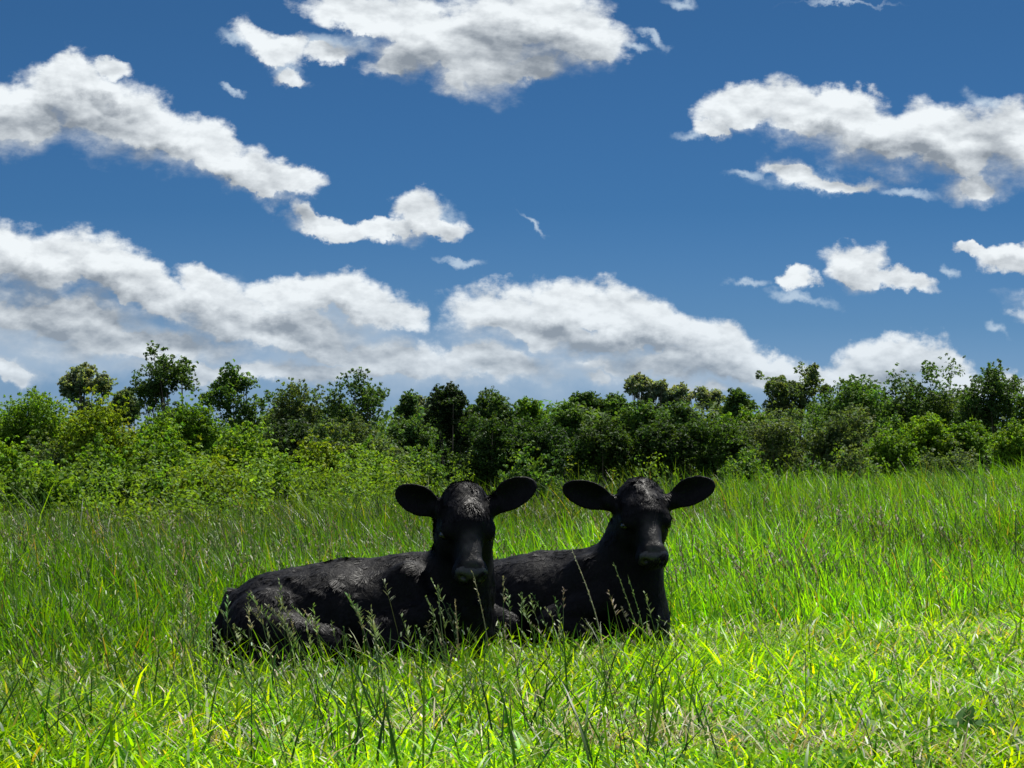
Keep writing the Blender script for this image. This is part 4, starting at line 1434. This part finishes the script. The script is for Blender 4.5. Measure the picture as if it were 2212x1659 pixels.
TREES = [
    # name, label, cat, x0, x1, top, D, colour, style, density, extras
    ('broadleaf_tree', 'round full tree with bright green top at the left edge of the treeline', -20, 165, 836, 58, BRIGHT, 'dense', 1.2, {}),
    ('slender_tree', 'slim pale tree rising behind the round tree at the left edge', 140, 236, 786, 84, PALE, 'tallairy', 0.6, dict(clumps=60, depth=1.0)),
    ('small_tree', 'small dull green tree in the gap left of the tallest airy tree', 243, 305, 842, 80, GREY, 'round', 0.9, {}),
    ('oak_tree', 'tallest airy tree of the left half, ragged open crown, bare trunk on its right side', 283, 440, 745, 62, DARK, 'tallairy', 0.75, dict(clumps=40, trunk_px=424)),
    ('oak_tree', 'airy tree with an open crown and leaning trunk, second from the tallest on the left', 442, 578, 787, 62, MID, 'airy', 0.62, dict(clumps=34, trunk_px=535)),
    ('oak_tree', 'grey-green bushy-topped tree between the leaning airy tree and the broad flat crown', 560, 700, 826, 64, GREY, 'round', 0.9, {}),
    ('oak_tree', 'broad flat-crowned dark tree with sky showing through, left of centre', 688, 866, 798, 62, DARK, 'airy', 0.72, dict(clumps=46, trunk_px=757)),
    ('small_tree', 'small dark treetop just right of the broad flat crown', 858, 905, 850, 66, DARK, 'round', 0.9, dict(clumps=20)),
    ('small_tree', 'small pale treetop left of the narrow dark tree at the centre', 890, 945, 856, 84, PALE, 'airy', 0.7, dict(clumps=18)),
    ('broadleaf_tree', 'narrow black-green columnar tree near the centre of the treeline', 930, 1014, 832, 60, (0.024, 0.048, 0.016), 'dense', 1.2, {}),
    ('broadleaf_tree', 'dark green rounded tree right of the narrow black-green one', 1010, 1104, 838, 62, DARK, 'dense', 1.1, {}),
    ('broadleaf_tree', 'tree with yellow-green tips right of centre-left in the low treeline', 1096, 1184, 862, 68, BRIGHT, 'round', 1.0, {}),
    ('broadleaf_tree', 'low dark tree left of the little treetops above the calves', 1176, 1262, 866, 64, MID, 'dense', 1.1, {}),
    ('small_tree', 'dark treetop above and between the two calves', 1236, 1306, 850, 78, DARK, 'round', 1.0, {}),
    ('small_tree', 'second dark treetop, just left of the pale sparse poplars', 1292, 1360, 852, 78, MID, 'round', 1.0, {}),
    ('poplar_tree', 'leftmost tall sliver of the pale sparse poplars beyond the treeline', 1356, 1408, 808, 96, PALE, 'airy', 0.35, dict(depth=1.0, clumps=26)),
    ('poplar_tree', 'middle one of the pale sparse poplars beyond the treeline', 1400, 1446, 824, 96, PALE, 'airy', 0.35, dict(depth=1.0, clumps=24)),
    ('poplar_tree', 'right one of the pale sparse poplars beyond the treeline, lower than the rest', 1440, 1492, 830, 96, PALE, 'airy', 0.35, dict(depth=1.0, clumps=24)),
    ('poplar_tree', 'lone pale see-through tree between the poplars and the single dark treetop', 1496, 1566, 838, 92, PALE, 'airy', 0.35, dict(depth=1.0, clumps=26)),
    ('broadleaf_tree', 'dark tree in front of the pale poplars', 1336, 1432, 868, 64, MID, 'dense', 1.1, {}),
    ('broadleaf_tree', 'mid green tree below the lone pale see-through tree', 1420, 1520, 868, 62, DARK, 'dense', 1.1, {}),
    ('small_tree', 'single dark treetop left of the tall airy tree of the right half', 1570, 1634, 842, 76, DARK, 'round', 1.0, {}),
    ('broadleaf_tree', 'bright green rounded tree left of the tall airy tree of the right half', 1506, 1660, 878, 60, BRIGHT, 'dense', 1.1, {}),
    ('oak_tree', 'tall airy tree with a tufted top standing above the right calf\'s right ear', 1650, 1784, 788, 60, GREY, 'airy', 0.8, dict(clumps=40)),
    ('oak_tree', 'broad full tree right of the tufted airy tree', 1768, 1926, 810, 58, MID, 'round', 1.0, dict(clumps=70)),
    ('oak_tree', 'highest dark dome of the trees at the right', 1900, 2094, 779, 60, DARK, 'dense', 1.05, dict(clumps=90)),
    ('oak_tree', 'dark tree with lacy top at the right edge of the photo', 2084, 2225, 786, 58, DARK, 'round', 0.9, dict(clumps=60)),
    ('broadleaf_tree', 'dark tree cut off by the right edge, lower than its neighbour', 2180, 2290, 850, 56, MID, 'dense', 1.1, {}),
    ('broadleaf_tree', 'grey-green speckled tree in the front row, under the tufted airy tree', 1600, 1770, 878, 50, GREY, 'round', 1.1, dict(clumps=70)),
    ('broadleaf_tree', 'grey-green front-row tree under the broad full tree at the right', 1764, 1905, 872, 50, GREY, 'round', 1.1, dict(clumps=70)),
    ('broadleaf_tree', 'yellow-green young tree standing in front of the highest dark dome', 1958, 2064, 896, 44, YEL, 'round', 1.0, {}),
    ('broadleaf_tree', 'yellow-green young tree with a pointed top, right of its look-alike', 2046, 2130, 912, 44, BRIGHT, 'round', 1.0, {}),
    ('shrub', 'light green shrub in front of the wood, left of the two yellow-green young trees', 1868, 1976, 928, 42, BRIGHT, 'bush', 1.0, {}),
    ('shrub', 'leafy shrub at the right edge just above the grass', 2140, 2240, 930, 40, YEL, 'bush', 1.0, {}),
    ('shrub', 'low grey-green shrub below the yellow-green young trees', 1990, 2130, 972, 38, GREY, 'bush', 1.0, {}),
    ('shrub', 'low dark shrub under the grey-green front-row trees at the right', 1780, 1900, 984, 38, GREY, 'bush', 1.0, {}),
    ('broadleaf_tree', 'dark leafy tree in the front row left of the narrow black-green tree', 838, 940, 905, 52, DARK, 'dense', 1.1, {}),
    ('broadleaf_tree', 'dark tree in the front row behind the front calf\'s head', 990, 1120, 898, 48, (0.038, 0.080, 0.018), 'dense', 1.1, {}),
    ('broadleaf_tree', 'dark tree in the front row above the gap between the calves', 1108, 1250, 900, 48, (0.034, 0.078, 0.020), 'dense', 1.1, {}),
    ('broadleaf_tree', 'dark tree in the front row behind the right calf\'s left ear', 1240, 1370, 896, 48, (0.040, 0.078, 0.018), 'dense', 1.1, {}),
    ('broadleaf_tree', 'dark tree in the front row above the right calf\'s head', 1360, 1490, 902, 48, (0.034, 0.072, 0.018), 'dense', 1.1, {}),
    ('broadleaf_tree', 'mid green tree in the front row above the right calf\'s right ear', 1480, 1612, 900, 48, (0.045, 0.092, 0.020), 'dense', 1.1, {}),
    ('broadleaf_tree', 'dark rounded tree standing before the grey-green bushy-topped one, left of centre', 560, 690, 905, 44, (0.032, 0.062, 0.022), 'dense', 1.1, {}),
    ('broadleaf_tree', 'dark grey-green tree under the broad flat crown', 690, 850, 900, 50, GREY, 'round', 0.9, dict(clumps=70)),
    ('broadleaf_tree', 'dark tree filling under the tallest airy tree of the left half', 300, 420, 872, 54, DARK, 'dense', 1.0, {}),
    ('broadleaf_tree', 'dark tree filling under the leaning airy tree', 452, 560, 930, 50, MID, 'round', 0.9, {}),
    ('large_shrub', 'tall olive-yellow bush rising at the left in front of the treeline', 118, 300, 872, 30, OLIVE, 'bush', 1.0, dict(clumps=80)),
    ('large_shrub', 'fresh green bush right of the olive-yellow one', 288, 390, 916, 30, YEL, 'bush', 1.0, {}),
    ('large_shrub', 'pointed green bush under the tallest airy tree', 372, 466, 892, 31, BRIGHT, 'bush', 0.9, {}),
    ('large_shrub', 'spreading light green bush left of the dark rounded tree', 452, 590, 938, 28, YEL, 'bush', 1.0, dict(clumps=60)),
    ('large_shrub', 'yellow-green bush left of the front calf\'s left ear', 640, 760, 968, 27, OLIVE, 'bush', 1.0, dict(clumps=60)),
    ('large_shrub', 'low yellow-green bush just above the front calf\'s left ear', 740, 850, 990, 26, YEL, 'bush', 1.0, {}),
    ('large_shrub', 'low bright bush at the left edge of the photo', -30, 60, 985, 26, YEL, 'bush', 1.0, {}),
    ('large_shrub', 'grey-green low bush second from the left edge', 50, 150, 972, 30, GREY, 'bush', 1.0, {}),
    ('shrub', 'low green shrub in front of the olive-yellow bush', 150, 270, 985, 23, BRIGHT, 'bush', 1.0, {}),
    ('shrub', 'low green shrub in front of the fresh green bush', 290, 420, 978, 23, BRIGHT, 'bush', 1.0, {}),
    ('shrub', 'low dark shrub behind the front calf\'s head', 850, 980, 990, 30, MID, 'bush', 1.0, {}),
    ('shrub', 'low bright shrub half sunk in tall grass, left of the yellow-green bush', 545, 660, 1008, 24, YEL, 'bush', 1.0, {}),
    ('shrub', 'low shrub poking out of the tall grass between the calves\' heads', 1090, 1210, 1012, 25, MID, 'bush', 1.0, {}),
    ('shrub', 'low shrub poking out of the tall grass right of the right calf\'s head', 1560, 1680, 1008, 25, MID, 'bush', 1.0, {}),
    ('shrub', 'low wide brush at the grass edge under the fresh green bush', 380, 520, 1012, 22, OLIVE, 'bush', 1.0, {}),
    ('shrub', 'low wide brush at the grass edge near the left border', 30, 190, 1030, 20, BRIGHT, 'bush', 1.0, {}),
]
CAT = {'broadleaf_tree': 'tree', 'slender_tree': 'tree', 'small_tree': 'tree', 'oak_tree': 'tree', 'poplar_tree': 'tree', 'large_shrub': 'bush', 'shrub': 'bush'}
for i, (nm, lab, x0, x1, top, D, col, st, dn, ex) in enumerate(TREES):
    grp_ = 'bushes in front of the treeline' if CAT[nm] == 'bush' else 'trees of the treeline'
    tree(nm, lab, CAT[nm], x0, x1, top, D, col, st, i, dn, group=grp_, **ex)

# loose brush and saplings where the field meets the wood
r = np.random.default_rng(55)
k = 1024.0 / 2212.0
cl, rd = [], []
for i in range(360):
    D = r.uniform(15, 30)
    px = r.uniform(-100, 2300) if i % 4 == 0 else r.uniform(-100, 950)
    if px > 900 and D < 21: continue
    topr = np.interp(px, [0, 300, 700, 1000, 1500, 2200], [1035, 1025, 1030, 1020, 1012, 995]) - r.random() ** 3 * 45
    zt = CAM_H + (HOR - topr * k) / F_PX * D
    x_ = (px * k - 512) / F_PX * D
    zg = float(ground_z(x_, D))
    if zt < zg + 0.1:
        continue
    nst = r.integers(2, 5)
    for j in range(nst):
        f_ = (j + 1) / nst
        cl.append([x_ + r.normal() * 0.10, D + r.normal() * 0.1, zg + (zt - zg) * f_ - 0.05])
        rd.append(r.uniform(0.07, 0.17) * (1.2 - 0.6 * f_))
V, Q, cc = leaves_cloud(np.array(cl), np.array(rd), 60, 0.016, (0.110, 0.200, 0.022), r, flat=1.7)
mo = mesh_obj('field_brush', V, Q, None, [M_LEAF], col=cc)
tag(mo, 'loose light green brush and seedlings among the far tall grass', 'brush', kind='stuff')

# the wood behind: too deep to count
r = np.random.default_rng(77)
k = 1024.0 / 2212.0
prof_x = [-600, 0, 130, 240, 420, 580, 700, 860, 930, 1100, 1200, 1300, 1450, 1600, 1700, 1900, 2080, 2212, 2900]
prof_y = [872, 876, 884, 900, 910, 876, 870, 876, 862, 862, 866, 868, 864, 872, 860, 842, 836, 862, 862]
cl, rd = [], []
for i in range(3600):
    D = r.uniform(72, 92)
    px = r.uniform(-600, 2900) if i < 2200 else r.choice([r.uniform(-2300, -300), r.uniform(2500, 4500)])
    top = np.interp(px, prof_x, prof_y) + r.uniform(-16, 10)
    zt = CAM_H + (HOR - top * k) / F_PX * D
    zb = -5.0
    cl.append([(px * k - 512) / F_PX * D, D, zt - 0.7 - (zt - 0.7 - zb) * r.random() ** 1.3])
    rd.append(r.uniform(0.5, 1.0))
V, Q, cc = leaves_cloud(np.array(cl), np.array(rd), 150, 0.10, MID, r)
mo = mesh_obj('distant_wood', V, Q, None, [M_LEAF], col=cc)
tag(mo, 'dense dark green wood closing the view behind the single trees', 'wood', kind='stuff')
